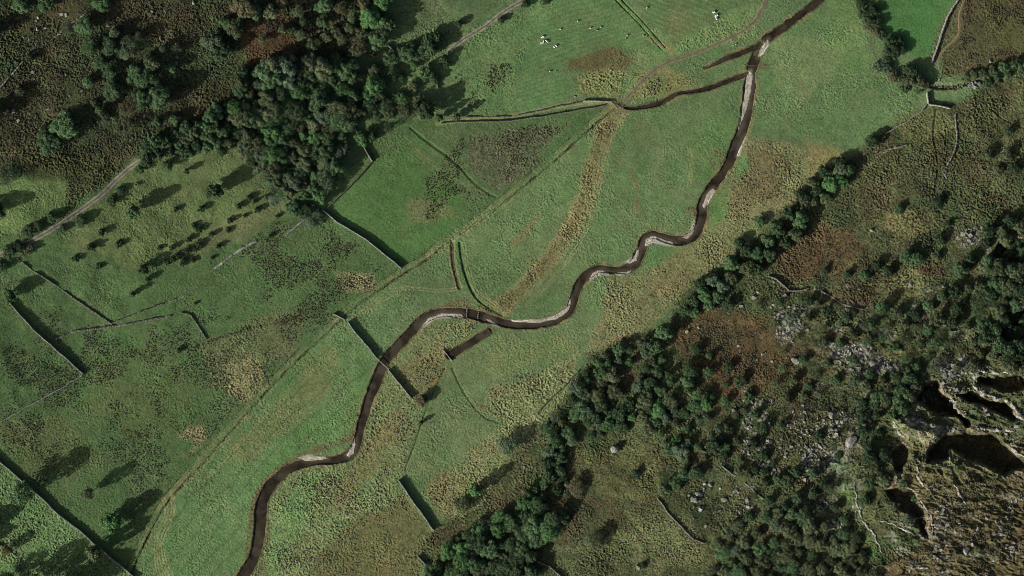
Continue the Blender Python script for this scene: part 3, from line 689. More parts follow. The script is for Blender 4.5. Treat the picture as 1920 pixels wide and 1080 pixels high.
W = [([(18, 568), (60, 615), (105, 655), (156, 701)], 'pale drystone wall with deep shadow beside the left pasture corner', 2.0, .27, 'stone', 0),
     ([(154, 703), (120, 725), (60, 757), (0, 793), (-60, 824)], 'mossy drystone wall meeting the pale pasture wall at its corner', 1.3, .27, 'stone', .1),
     ([(605, 393), (630, 415), (690, 452), (752, 502)], 'pale drystone wall from the dense wood down to the lane', 1.9, .27, 'stone', 0),
     ([(663, 235), (672, 255), (683, 275), (690, 291), (698, 303)], 'drystone wall leaving the east side of the dense wood', 2.0, .27, 'stone', 0),
     ([(697, 304), (670, 335), (640, 365), (612, 391), (590, 402)], 'drystone wall along the foot of the dense wood', 1.0, .26, 'mossy', .1),
     ([(625, 588), (646, 600)], 'short stub of drystone wall beside the lane', 1.2, .26, 'stone', .1),
     ([(652, 604), (668, 625), (690, 650), (706, 672)], 'drystone wall running from the lane to the north river bank', 2.0, .27, 'stone', 0),
     ([(728, 694), (748, 718), (772, 746)], 'drystone wall running from the south river bank to the willow', 2.0, .27, 'stone', 0),
     ([(747, 900), (775, 940), (813, 994)], 'drystone wall running into the wood by the rough meadow', 2.2, .27, 'stone', 0),
     ([(783, 1043), (801, 1062)], 'short drystone wall end beside the lower wood', 1.8, .27, 'stone', 0),
     ([(-40, 831), (0, 866), (45, 904), (85, 939), (110, 965), (150, 995), (175, 1018), (208, 1046), (240, 1072), (255, 1085)], 'long drystone wall passing under the sparse field trees', 1.9, .27, 'stone', 0),
     ([(-20, 1012), (0, 1022), (20, 1035), (34, 1046)], 'broken drystone wall below the small leafless tree', 1.5, .4, 'mossy', .5),
     ([(38, 1046), (36, 1062), (42, 1090)], 'low wall line running down from the broken wall', .8, .3, 'mossy', .5),
     ([(1738, 174), (1739, 184), (1740, 195)], 'short drystone wall arm below the gill', 1.8, .32, 'stone', 0),
     ([(1741, 196), (1760, 199), (1781, 204)], 'drystone wall arm pointing to the hillside', 1.8, .32, 'stone', 0),
     ([(1736, 197), (1728, 208), (1700, 228), (1660, 250)], 'drystone wall along the foot of the hill meadow', 1.2, .27, 'stone', 0),
     ([(1820, -40), (1796, 0), (1776, 31), (1762, 74), (1747, 117)], 'pale drystone wall between bright field and brown moor', 1.2, .4, 'stone', 0),
     ([(400, 505), (420, 490), (455, 465), (480, 452)], 'tumbled drystone wall below the hawthorn thicket', .7, .55, 'stone', .55),
     ([(535, 441), (555, 424), (570, 413)], 'tumbled wall fragment above the walled pasture', .7, .42, 'stone', .5),
     ([(33, 485), (60, 506), (90, 525), (140, 560), (175, 585), (210, 608)], 'ruined drystone wall crossing the left pasture', .9, .38, 'mossy', .55),
     ([(212, 606), (250, 590), (290, 575), (345, 556)], 'ruined drystone wall leading up to the pasture bank', .8, .38, 'mossy', .55),
     ([(100, 637), (140, 621), (180, 616), (250, 606), (320, 592)], 'grassed over wall bank crossing the left pasture', .6, .5, 'mossy', .45),
     ([(340, 586), (356, 590), (366, 603), (388, 637)], 'curved ruined wall above the rushy pasture', .7, .38, 'mossy', .35),
     ([(1440, 518), (1456, 523), (1465, 532), (1480, 545), (1497, 546), (1515, 541)], 'wavy pale drystone wall on the brown hillside', 1.1, .3, 'rock', .15),
     ([(1540, 546), (1560, 557), (1580, 570), (1618, 581)], 'ruined hillside wall continuing toward the bright bush', .9, .34, 'rock', .5),
     ([(1288, 828), (1306, 842), (1328, 850)], 'pale wall fragment among the wooded crag foot', 1.1, .3, 'rock', .2),
     ([(1354, 874), (1378, 893)], 'straight pale wall fragment below the wooded crag foot', 1.2, .3, 'rock', .1),
     ([(1395, 905), (1415, 922), (1430, 936)], 'broken pale wall end amid the scree', 1.0, .3, 'rock', .4),
     ([(1233, 934), (1250, 958), (1262, 972), (1300, 1011), (1320, 1018)], 'thin pale wall crossing the tussocky hillside', .9, .27, 'rock', .3),
     ([(1010, 1054), (1030, 1062), (1048, 1078), (1060, 1092)], 'curved pale wall below the lower wood', 1.0, .27, 'rock', .1),
     ([(1791, 216), (1794, 250), (1793, 275), (1786, 293), (1768, 322), (1775, 334)], 'tumbled wall climbing the slope below the gill', .8, .34, 'rock', .6),
     ([(1640, 290), (1660, 281), (1700, 272)], 'low tumbled wall on the slope above the tree belt', .6, .4, 'mossy', .5),
     ([(0, 166), (20, 142), (43, 116), (72, 93)], 'collapsed wall on the bracken hill edge', .9, .34, 'rock', .6),
     ([(95, 76), (122, 52), (150, 33), (160, 26)], 'collapsed wall climbing to the top of the bracken hill', .9, .34, 'rock', .6),
     ([(1093, 189), (1120, 190), (1146, 191)], 'drystone wall on the hay field side of the green lane', 1.2, .26, 'stone', .05),
     ([(827, 231), (890, 229), (957, 227), (1027, 217), (1133, 198)], 'low dark wall on the pasture side of the green lane', .9, .26, 'mossy', .25),
     ([(873, 220), (960, 219), (1010, 208), (1090, 191)], 'low turf wall bordering the hay field', .6, .3, 'mossy', .45),
     ([(645, 83), (728, 86), (745, 101)][1:], 'short drystone wall stub among the trees above the wood', 1.6, .27, 'stone', 0),
     ([(830, 656), (847, 676)], 'stone revetment closing the end of the straight pool', .9, .3, 'stone', 0),
     ([(803, 118), (810, 132), (818, 150), (822, 166)], 'dark wall running down from the trees by the track', 1.5, .27, 'mossy', .2)]
for i, w in enumerate(W):
    drystone(w[0], w[1], w[2], w[3], w[4], w[5], seed=20 + i)

# ------------------------------------------------------------------ trees
def leaf_quads(P0, N0, size, r):
    n_ = len(P0)
    a_ = r.normal(size=(n_, 3)); t1 = np.cross(N0, a_); t1 /= np.linalg.norm(t1, axis=1)[:, None] + 1e-9
    t2 = np.cross(N0, t1)
    s1 = (size * (.6 + .8 * r.random(n_)))[:, None]; s2 = (size * (.5 + .6 * r.random(n_)))[:, None]
    bow = N0 * s1 * .25
    v = np.stack([P0 - t1 * s1, P0 - t2 * s2 + bow * .4, P0 + t1 * s1, P0 + t2 * s2 - bow], 1)
    return v.reshape(-1, 3), np.arange(n_ * 4).reshape(n_, 4)

def tube(pts, rad, k=6):
    v = []; f = []
    p = np.array(pts, float)
    for i in range(len(p)):
        d = p[min(i + 1, len(p) - 1)] - p[max(i - 1, 0)]; d /= np.linalg.norm(d) + 1e-9
        a_ = np.cross(d, (0.3, 1, 0.1)); a_ /= np.linalg.norm(a_); b_ = np.cross(d, a_)
        for j in range(k):
            an = 2 * math.pi * j / k; v.append(p[i] + (a_ * math.cos(an) + b_ * math.sin(an)) * rad[i])
    for i in range(len(p) - 1):
        for j in range(k): f.append((i * k + j, i * k + (j + 1) % k, (i + 1) * k + (j + 1) % k, (i + 1) * k + j))
    return np.array(v), np.array(f)

def join(parts):
    vv = []; ff = []; o = 0
    for v, f in parts: vv.append(v); ff.append(f + o); o += len(v)
    return np.concatenate(vv), np.concatenate(ff)

def make_proto(kind, seed):
    """unit tree: crown radius 1, height 1 of its own kind; returns (trunk mesh data, crown mesh data) in real metres"""
    r = np.random.default_rng(seed)
    if kind == 'broad':   R_, Hh, th, nc, nl, lf = 5.0, 11.0, 2.2, 34, 90, .46
    elif kind == 'sparse': R_, Hh, th, nc, nl, lf = 5.0, 11.0, 2.0, 44, 20, .30
    elif kind == 'airy': R_, Hh, th, nc, nl, lf = 5.0, 11.0, 2.0, 44, 46, .34
    elif kind == 'scrub': R_, Hh, th, nc, nl, lf = 4.0, 7.0, 1.2, 34, 55, .36
    elif kind == 'narrow': R_, Hh, th, nc, nl, lf = 2.4, 9.0, 1.0, 34, 50, .32
    else:                 R_, Hh, th, nc, nl, lf = 2.2, 2.6, .3, 18, 46, .26
    tp = []; limbs = []
    bend = r.normal(size=2) * .25
    top = np.array([bend[0] * 2, bend[1] * 2, th + (Hh - th) * .62])
    limbs.append(tube([(0, 0, -.8), (bend[0] * .4, bend[1] * .4, th * .5), (bend[0], bend[1], th), tuple(top)], [R_ * .075, R_ * .06, R_ * .05, R_ * .012], 7))
    cz = th + (Hh - th) * .5; hz = (Hh - th) * .5
    Q = []; NN = []
    ga = math.pi * (3 - math.sqrt(5))
    lob = r.random(3) * 6.28
    for i in range(nc):
        t = (i + .5) / nc; zc = 1 - 2 * t
        zc = max(zc, -.75)
        an = ga * i + r.normal() * .35; rr = math.sqrt(max(0, 1 - zc * zc))
        out = .74 + .2 * r.random() + .14 * math.sin(3 * an + lob[0]) + .08 * math.sin(5 * an + lob[1])
        if i % 5 == 0: out *= .55
        if kind == 'narrow': rr *= 1.0 - .35 * max(zc, 0)
        c = np.array([math.cos(an) * rr * R_ * out, math.sin(an) * rr * R_ * out, cz + zc * hz * (.78 + .2 * r.random())])
        cr = R_ * (.27 + .16 * r.random())
        d = r.normal(size=(nl, 3)); d /= np.linalg.norm(d, axis=1)[:, None]
        d[:, 2] = np.where(d[:, 2] < -.3, -d[:, 2], d[:, 2])
        Q.append(c + d * cr * (.65 + .4 * r.random(nl))[:, None] * np.array([1, 1, .8]))
        nn = d + r.normal(size=(nl, 3)) * .45 + np.array([0, 0, .15]); NN.append(nn / np.linalg.norm(nn, axis=1)[:, None])
        if i % (2 if kind == 'sparse' else 4) == 0:
            st = np.array([bend[0], bend[1], th]) + (top - np.array([bend[0], bend[1], th])) * min(.9, max(0, (c[2] - th) / (Hh - th) * .7))
            mid = (st + c) / 2 + np.array([0, 0, -.2])
            limbs.append(tube([st, mid, c], [R_ * .026, R_ * .017, R_ * .006], 4))
    cv, cf = leaf_quads(np.concatenate(Q), np.concatenate(NN), lf, r)
    return join(limbs), (cv, cf), R_, Hh

PROTO = {}
for k, cnt in (('broad', 6), ('sparse', 3), ('airy', 3), ('scrub', 5), ('narrow', 2), ('shrub', 4)):
    PROTO[k] = [make_proto(k, 300 + 17 * i + len(k)) for i in range(cnt)]
MESH = {}
def tree_meshes(kind, var, tint):
    key = (kind, var, tint)
    if key not in MESH:
        (tv, tf), (cv, cf), R_, Hh = PROTO[kind][var]
        if (kind, var) not in MESH: MESH[(kind, var)] = mesh_np('trunk', tv, tf, [M['bark']], True)
        MESH[key] = (MESH[(kind, var)], mesh_np('crown', cv, cf, [M[tint]]), R_, Hh)
    return MESH[key]
NAME = {'broad': ('broadleaf_tree', 'tree'), 'sparse': ('thin_crowned_tree', 'tree'), 'airy': ('thin_crowned_tree', 'tree'), 'scrub': ('scrub_tree', 'tree'), 'narrow': ('slender_tree', 'tree'), 'shrub': ('hawthorn_bush', 'bush')}
WORD = {'bright': 'bright green', 'mid': 'mid green', 'dark': 'dark green', 'olive': 'olive green', 'tawny': 'tawny autumn', 'grey': 'grey green'}
KW = {'broad': 'broadleaf tree', 'sparse': 'thin crowned tree', 'airy': 'airy crowned tree', 'scrub': 'scrub tree', 'narrow': 'slender upright tree', 'shrub': 'hawthorn bush'}
n_tree = 0
HS = 0.72
LAND = {
 'trees of the dense wood': [(515, 135, 'on the dense wood edge beside red brown bracken'), (690, 190, 'on the dense wood edge facing the green lane'), (645, 330, 'on the dense wood edge above the drystone wall'), (450, 230, 'where the dense wood meets the track belt'), (500, 320, 'on the dense wood edge above the hawthorn pasture'), (570, 215, 'in the heart of the dense wood'), (620, 150, 'along the top of the dense wood')],
 'trees of the hillside wood': [(1085, 730, 'in the hillside wood beside the meadow fence'), (1150, 800, 'in the hillside wood around the boulder clearing'), (1270, 680, 'in the hillside wood beside the bracken patch'), (1320, 820, 'in the hillside wood beside the scree'), (1030, 920, 'in the hillside wood beside the bare tawny tree'), (870, 1050, 'in the hillside wood near the short wall end'), (960, 1000, 'in the hillside wood above the curved wall'), (1180, 680, 'in the hillside wood beside the tussock meadow')],
 'trees on the bracken hill': [(40, 120, 'on the bracken hill near the collapsed wall'), (150, 40, 'on the bracken hill above the collapsed wall end'), (240, 150, 'in the middle clump of the bracken hill'), (110, 255, 'on the bracken hill above the tree guard'), (430, 50, 'on the bracken hill beside the red brown bracken'), (430, 180, 'on the bracken hill beside the dense wood'), (0, 380, 'beside the pale grass clearing')],
 'scrub trees dotted over the right hillside': [(1880, 290, 'on the slope below the gill'), (1700, 470, 'beside the pale tussock slope'), (1560, 570, 'near the ruined hillside wall'), (1840, 520, 'below the upper crag'), (1510, 850, 'among the mid scree'), (1665, 920, 'in the green gully below the buttress'), (1380, 760, 'beside the pale boulders on the crag foot'), (1260, 905, 'below the hillside wood clearing'), (1680, 735, 'above the rock buttress')],
 'scrub trees under the scree': [(1370, 1050, 'under the scree beside the tussocky clearing'), (1480, 1000, 'in the middle of the low wood under the scree'), (1600, 1050, 'under the scree beside the brown crag')],
 'tree belt at the foot of the hillside': [(1570, 325, 'in the foot belt beside the hill meadow'), (1470, 430, 'in the middle of the hillside foot belt'), (1330, 550, 'in the foot belt above the bracken patch')],
 'hawthorns on the left pasture': [(170, 465, 'below the farm track bushes'), (340, 475, 'in the hawthorn thicket above the tumbled wall'), (430, 405, 'between the hawthorn thicket and the dark long-shadowed tree'), (495, 385, 'just below the dense wood tip'), (345, 650, 'beside the curved ruined wall'), (375, 430, 'at the head of the hawthorn thicket')],
 'scrub trees on the upper crag': [(1680, 620, 'beside the pale knoll on the upper crag'), (1780, 560, 'under the dark scrub knoll'), (1900, 560, 'massed on the upper crag edge'), (1760, 660, 'above the upper scree'), (1870, 660, 'above the upper gully')],
 'trees between the dense wood and the hay field': [(710, 40, 'among the tall trees above the wall stub'), (800, 95, 'where the farm track enters the trees'), (600, 60, 'beside the red brown bracken'), (700, 190, 'just east of the dense wood'), (990, 5, 'along the hay field edge by the track')],
}
def tree(u, v, rpx, h, kind, tint, where, group, label=None, hs=HS):
    global n_tree
    n_tree += 1
    var = random.randrange(len(PROTO[kind]))
    tm, cm, R_, Hh = tree_meshes(kind, var, tint)
    nm, cat = NAME[kind]; kw = KW[kind]
    if kind == 'scrub' and group and 'wood' in group: nm, kw = 'woodland_tree', 'woodland tree'
    elif kind == 'scrub' and rpx < 9.6: nm, cat, kw = 'scrub_bush', 'bush', 'scrub bush'
    e = bpy.data.objects.new(nm, None); col.objects.link(e)
    e.location = P(u, v, -.15); e.rotation_euler.z = random.random() * 6.283
    s_ = rpx * S / R_; e.scale = (s_ * random.uniform(.92, 1.08), s_ * random.uniform(.92, 1.08), h * hs / Hh)
    link('trunk', tm, e); link('crown', cm, e)
    if group in LAND: where = min(LAND[group], key=lambda t: (t[0] - u) ** 2 + (t[1] - v) ** 2)[2]
    big = 'large ' if rpx > 15.5 else 'small ' if rpx < 10.5 and 'small' not in kw and 'little' not in kw else ''
    tag(e, label or f'{big}{WORD[tint]} {kw} {where}', cat, group)
    return e

def fill(pts, spacing, rlo, rhi, hf, kinds, tints, where, group, holes=(), seed=1, maxn=400, rag=0.0):
    r = np.random.default_rng(seed); p = np.array(pts, float); lo, hi_ = p.min(0), p.max(0); got = []
    for _ in range(14000):
        q = lo + (hi_ - lo) * r.random(2)
        if not inside(q[0], q[1], pts): continue
        if any(inside(q[0], q[1], hl) for hl in holes): continue
        if rag and float(fbm(q[0:1], q[1:2], 46, 8, 3)[0]) > 1 - rag: continue
        if got and (np.hypot(*(np.array(got) - q).T) < spacing * (.8 + .4 * r.random())).any(): continue
        got.append(q)
        if len(got) >= maxn: break
    for q in got:
        rp = rlo + (rhi - rlo) * r.random() ** 1.3
        k = kinds[int(r.random() * len(kinds))]; tn = tints[int(r.random() * len(tints))]
        tree(q[0], q[1], rp, hf(rp) * (.85 + .3 * r.random()), k, tn, where, group)

# the dense wood above the walled pasture
WOOD = [(470, 150), (500, 125), (560, 112), (600, 122), (645, 130), (690, 150), (722, 170), (700, 195), (682, 215), (660, 235), (650, 262), (650, 285), (632, 310), (620, 340), (605, 375), (588, 396), (555, 398), (530, 375), (505, 335), (470, 300), (440, 272), (425, 240), (440, 195)]
fill(WOOD, 21, 9, 20, lambda r: 4 + r * .45, ['broad', 'broad', 'airy'], ['mid', 'mid', 'olive', 'olive', 'dark', 'bright', 'grey'], 'crowded in the dense wood above the walled pasture', 'trees of the dense wood', seed=4, rag=.41)
fill([(425, 240), (440, 272), (330, 290), (270, 305), (265, 280), (340, 245), (400, 215)], 19, 9, 14, lambda r: 5 + r * .4, ['broad', 'scrub'], ['mid', 'olive', 'dark', 'mid'], 'in the narrow belt beside the farm track', 'trees beside the farm track', seed=8)
g2 = 'trees straggling above the dense wood'
fill([(470, 20), (560, -20), (690, -10), (745, 110), (690, 150), (600, 118), (500, 125)], 34, 7, 14, lambda r: 4 + r * .35, ['scrub', 'airy', 'broad'], ['olive', 'mid', 'tawny', 'olive'], 'straggling above the dense wood', g2, seed=41)
fill([(690, 150), (745, 110), (800, 130), (790, 190), (740, 225), (690, 225)], 30, 7, 14, lambda r: 3.5 + r * .3, ['scrub', 'airy'], ['mid', 'olive', 'bright'], 'straggling east of the dense wood', 'trees straggling east of the dense wood', seed=42)
fill([(500, 330), (560, 398), (600, 400), (585, 420), (520, 385), (480, 320)], 20, 7, 13, lambda r: 3.5 + r * .3, ['scrub', 'airy'], ['mid', 'grey', 'olive'], 'at the ragged lower edge of the dense wood', 'trees at the ragged lower edge of the dense wood', seed=43)
fill([(200, 40), (330, 100), (330, 230), (200, 250), (150, 130)], 40, 6, 11, lambda r: 3.5 + r * .3, ['scrub', 'airy'], ['mid', 'olive', 'grey'], 'scattered on the bracken slope', 'scrub trees on the bracken slope', seed=44)
# trees on the bracken hill
g = 'trees on the bracken hill'
for (u, v, r_, h, k, t) in [(43, 12, 12, 9, 'broad', 'mid'), (88, 2, 15, 9, 'broad', 'mid'), (193, 8, 12, 9, 'broad', 'bright'), (160, 48, 13, 9, 'broad', 'mid'), (168, 88, 14, 7, 'sparse', 'mid'), (190, 118, 11, 7, 'broad', 'mid'), (207, 88, 14, 8, 'broad', 'dark'),
        (240, 85, 17, 9, 'sparse', 'grey'), (262, 142, 18, 10, 'broad', 'mid'), (284, 120, 13, 9, 'broad', 'olive'), (214, 170, 15, 9, 'broad', 'mid'), (300, 182, 18, 11, 'broad', 'mid'), (266, 186, 13, 8, 'broad', 'mid'), (243, 202, 17, 9, 'sparse', 'tawny'), (190, 208, 8, 8, 'scrub', 'olive'),
        (122, 238, 19, 11, 'broad', 'mid'), (92, 268, 18, 10, 'broad', 'mid'), (84, 245, 8, 6, 'scrub', 'dark'), (240, 236, 15, 7, 'sparse', 'olive'), (424, 43, 9, 8, 'broad', 'bright'), (440, 52, 14, 10, 'broad', 'olive'), (456, 14, 18, 10, 'broad', 'tawny'), (402, 80, 15, 12, 'broad', 'grey'), (407, 102, 13, 10, 'broad', 'mid'),
        (420, 92, 12, 10, 'broad', 'dark'), (448, 152, 13, 9, 'broad', 'olive'), (450, 170, 11, 8, 'broad', 'mid'), (404, 210, 13, 9, 'broad', 'mid'), (455, 135, 10, 7, 'scrub', 'dark'), (38, 172, 8, 6, 'scrub', 'olive'), (-14, 215, 17, 12, 'broad', 'mid'), (-10, 60, 14, 9, 'broad', 'dark'), (125, 55, 9, 3, 'sparse', 'olive'), (56, 108, 7, 5, 'scrub', 'dark'), (330, 90, 9, 5, 'sparse', 'olive'), (10, 330, 20, 5, 'sparse', 'dark'), (-8, 395, 14, 9, 'broad', 'dark')]:
    tree(u, v, r_ * 1.12, h, k, t, 'on the bracken hill', g)
# above and east of the dense wood
g = 'trees between the dense wood and the hay field'
for (u, v, r_, h, k, t) in [(718, 4, 16, 9, 'broad', 'bright'), (697, 36, 20, 11, 'broad', 'bright'), (728, 44, 14, 9, 'broad', 'mid'), (710, 76, 17, 10, 'broad', 'mid'), (672, 88, 16, 9, 'sparse', 'tawny'), (662, 20, 8, 6, 'scrub', 'dark'), (655, 55, 11, 6, 'scrub', 'olive'), (765, 102, 18, 10, 'broad', 'mid'), (805, 90, 18, 11, 'broad', 'mid'), (820, 72, 11, 9, 'broad', 'dark'),
        (733, 138, 17, 8, 'sparse', 'mid'), (664, 182, 13, 11, 'broad', 'mid'), (690, 180, 15, 10, 'broad', 'bright'), (612, 70, 10, 6, 'scrub', 'olive'), (648, 116, 7, 6, 'scrub', 'mid'), (548, 58, 9, 6, 'scrub', 'mid'), (570, 40, 9, 6, 'scrub', 'dark'), (600, 15, 10, 6, 'scrub', 'mid'), (585, 85, 11, 7, 'scrub', 'olive'), (630, 60, 10, 6, 'scrub', 'olive'), (832, 112, 8, 7, 'scrub', 'dark'), (838, 122, 7, 4, 'scrub', 'mid'), (860, 45, 7, 5, 'scrub', 'dark'),
        (720, 196, 14, 7, 'scrub', 'mid'), (742, 184, 9, 6, 'scrub', 'dark'), (680, 262, 12, 9, 'broad', 'bright'), (668, 210, 8, 7, 'broad', 'bright'), (735, 205, 8, 5, 'sparse', 'olive'), (815, 150, 8, 6, 'scrub', 'dark'), (985, 8, 7, 4, 'scrub', 'dark'), (1022, 0, 9, 4, 'scrub', 'dark'), (940, 38, 6, 4, 'scrub', 'dark')]:
    tree(u, v, r_, h, k, t, 'between the dense wood and the hay field', g)
tree(798, 205, 18, 14, 'broad', 'dark', '', None, 'broad dark green tree at the corner of the green lane')
tree(730, 240, 11, 10, 'sparse', 'dark', '', None, 'dark tree standing alone below the wood edge')
tree(698, 257, 9, 8, 'broad', 'mid', '', None, 'mid green tree growing beside the wall at the wood edge')
tree(824, 222, 7, 12, 'narrow', 'mid', '', None, 'slender tree with a pointed shadow beside the dark corner tree')
tree(857, 220, 7, 11, 'narrow', 'olive', '', None, 'olive slender tree with a pointed shadow on the green lane')
# hawthorns on the left pasture
g = 'hawthorns on the left pasture'
for (u, v, r_, h) in [(192, 436, 8, 3.6), (172, 465, 10, 4), (142, 486, 9, 3.2), (225, 458, 10, 3.2), (186, 500, 8, 2.4), (322, 487, 7, 3), (334, 481, 8, 3), (322, 466, 6, 3.4), (354, 450, 7, 3.4), (364, 424, 7, 3), (374, 431, 8, 3.4), (396, 440, 7, 3), (374, 458, 9, 3), (432, 414, 7, 4), (428, 432, 7, 2.6), (410, 463, 7, 3), (448, 387, 7, 3.4), (378, 391, 8, 3.4),
        (299, 466, 6, 2.6), (362, 488, 6, 2.6), (329, 394, 6, 3), (336, 657, 7, 3), (398, 484, 4, 2), (507, 443, 5, 3.2), (520, 406, 5, 2.6), (483, 394, 7, 3.4), (501, 369, 7, 3.2), (469, 371, 7, 3), (342, 495, 7, 3), (350, 470, 8, 3), (367, 205 + 263, 7, 3), (460, 405, 5, 2.4), (366, 569, 4, 2), (478, 378, 5, 2.6), (315, 492, 7, 3), (345, 488, 7, 3)]:
    tree(u, v, r_ * .8, h, 'shrub', 'dark', 'on the open left pasture', g)
g = 'bushes along the farm track'
for (u, v, r_, h, t) in [(56, 434, 11, 4.5, 'dark'), (70, 424, 10, 4, 'dark'), (18, 474, 12, 4.5, 'dark'), (35, 462, 10, 4, 'dark'), (98, 408, 9, 4, 'dark'), (153, 412, 10, 4, 'dark'), (150, 420, 8, 3, 'mid'), (210, 378, 10, 5, 'dark'), (50, 468, 12, 4, 'olive'), (118, 430, 8, 3, 'dark'), (0, 500, 12, 4, 'dark'), (226, 358, 8, 4, 'dark'), (262, 318, 9, 5, 'bright')]:
    tree(u, v, r_, h, 'scrub', t, 'along the farm track', g)
for (u, v, r_, h, k, t, lab) in [(252, 398, 12, 10, 'broad', 'mid', 'green tree with a long shadow on the sloping pasture'), (404, 360, 14, 11.5, 'broad', 'dark', 'dark tree with a long shadow below the narrow belt'), (270, 505, 9, 6, 'scrub', 'dark', 'largest dark hawthorn at the end of the pasture bank'), (278, 524, 5, 3, 'shrub', 'dark', 'small bush just below the largest hawthorn'),
        (250, 552, 6, 6, 'narrow', 'dark', 'slender dark tree standing in the open pasture'), (20, 556, 11, 8, 'broad', 'mid', 'thin crowned tree at the head of the pale pasture wall'), (316, 310, 9, 6, 'scrub', 'dark', 'dark bush just below the track belt'), (418, 285, 9, 7, 'scrub', 'dark', 'dark tree standing out from the track belt'), (350, 322, 5, 4, 'scrub', 'dark', 'small dark bush on the upper sloping pasture'),
        (45, 922, 21, 17, 'airy', 'mid', 'large thin crowned tree astride the long drystone wall'), (168, 924, 11, 13, 'airy', 'olive', 'slim olive tree alone in the rushy pasture'), (212, 977, 19, 12, 'broad', 'bright', 'large bright green tree beside the lane end'), (181, 1033, 14, 14, 'broad', 'olive', 'olive tree astride the lower end of the long wall'),
        (14, 1030, 9, 8, 'airy', 'tawny', 'small tawny leafless tree beside the broken wall'), (792, 750, 11, 5, 'broad', 'tawny', 'rounded grey brown willow at the river wall end'), (790, 792, 4, 4, 'narrow', 'dark', 'small slender bush on the meadow ditch'),
        (952, 834, 18, 8, 'airy', 'grey', 'grey thin crowned tree in the rough meadow'), (890, 918, 11, 11, 'narrow', 'bright', 'slender bright tree with a long shadow by the rough meadow'), (1042, 782, 11, 5, 'sparse', 'grey', 'grey bush beside the meadow fence line'), (868, 945, 17, 6, 'airy', 'olive', 'olive thin crowned tree at the wood tip'),
        (1634, 264, 12, 5, 'scrub', 'dark', 'dark bush at the end of the hill meadow wall'), (1245, 622, 15, 8, 'broad', 'mid', 'broad green tree at the north tip of the hillside wood'), (1114, 1012, 17, 7, 'airy', 'olive', 'round olive tree alone on the lower hillside'), (1078, 915, 17, 5, 'airy', 'tawny', 'bare tawny tree beside the hillside wood')]:
    tree(u, v, r_, h, k, t, '', None, lab, hs=1.0)
g = 'trees throwing shadow at the south-west corner'
for (u, v, r_, h, k) in [(50, 1090, 20, 17, 'airy'), (92, 1100, 22, 18, 'airy'), (140, 1100, 20, 15, 'broad'), (14, 1082, 14, 11, 'airy'), (-24, 985, 15, 10, 'broad'), (-28, 1020, 11, 8, 'broad'), (172, 1094, 14, 12, 'airy')]:
    tree(u, v, r_, h, k, 'mid', 'below the long wall in the corner field', g, hs=1.0)
# belt between meadow and bright field
g = 'bushes between the pale meadow and the bright field'
for (u, v, r_, h, t) in [(1613, 6, 10, 4, 'dark'), (1620, 26, 12, 5, 'dark'), (1637, 22, 11, 5, 'dark'), (1628, 44, 12, 5, 'olive'), (1643, 46, 10, 5, 'dark'), (1652, 66, 9, 4, 'dark'), (1640, 60, 8, 4, 'tawny'), (1666, 80, 12, 6, 'mid'), (1676, 96, 13, 6, 'dark'), (1690, 92, 10, 5, 'dark'), (1660, 100, 8, 4, 'olive'), (1645, 126, 10, 4, 'grey'), (1662, 128, 10, 4, 'grey'), (1660, 112, 8, 4, 'mid'), (1674, 144, 11, 5, 'tawny'), (1690, 152, 10, 5, 'olive'),
        (1706, 150, 13, 8, 'olive'), (1722, 156, 12, 7, 'olive'), (1712, 136, 12, 8, 'dark'), (1736, 158, 9, 5, 'olive'), (1700, 130, 9, 6, 'dark'), (1695, 165, 9, 4, 'mid'), (1720, 168, 8, 4, 'mid'), (1612, -12, 12, 5, 'dark'), (1685, 75, 8, 4, 'dark')]:
    tree(u, v, r_, h, 'scrub', t, 'between the pale meadow and the bright field', g)
g = 'small trees lining the gill'
for (u, v, r_, h, t) in [(1810, 146, 9, 4, 'olive'), (1826, 142, 9, 4, 'olive'), (1844, 138, 9, 5, 'olive'), (1860, 132, 9, 5, 'olive'), (1880, 126, 9, 5, 'mid'), (1868, 146, 8, 4, 'mid'), (1905, 118, 10, 6, 'dark'), (1915, 135, 8, 5, 'mid'), (1850, 155, 8, 4, 'mid'), (1890, 140, 7, 4, 'dark'), (1930, 118, 10, 6, 'dark')]:
    tree(u, v, r_, h, 'scrub', t, 'lining the stony gill', g)
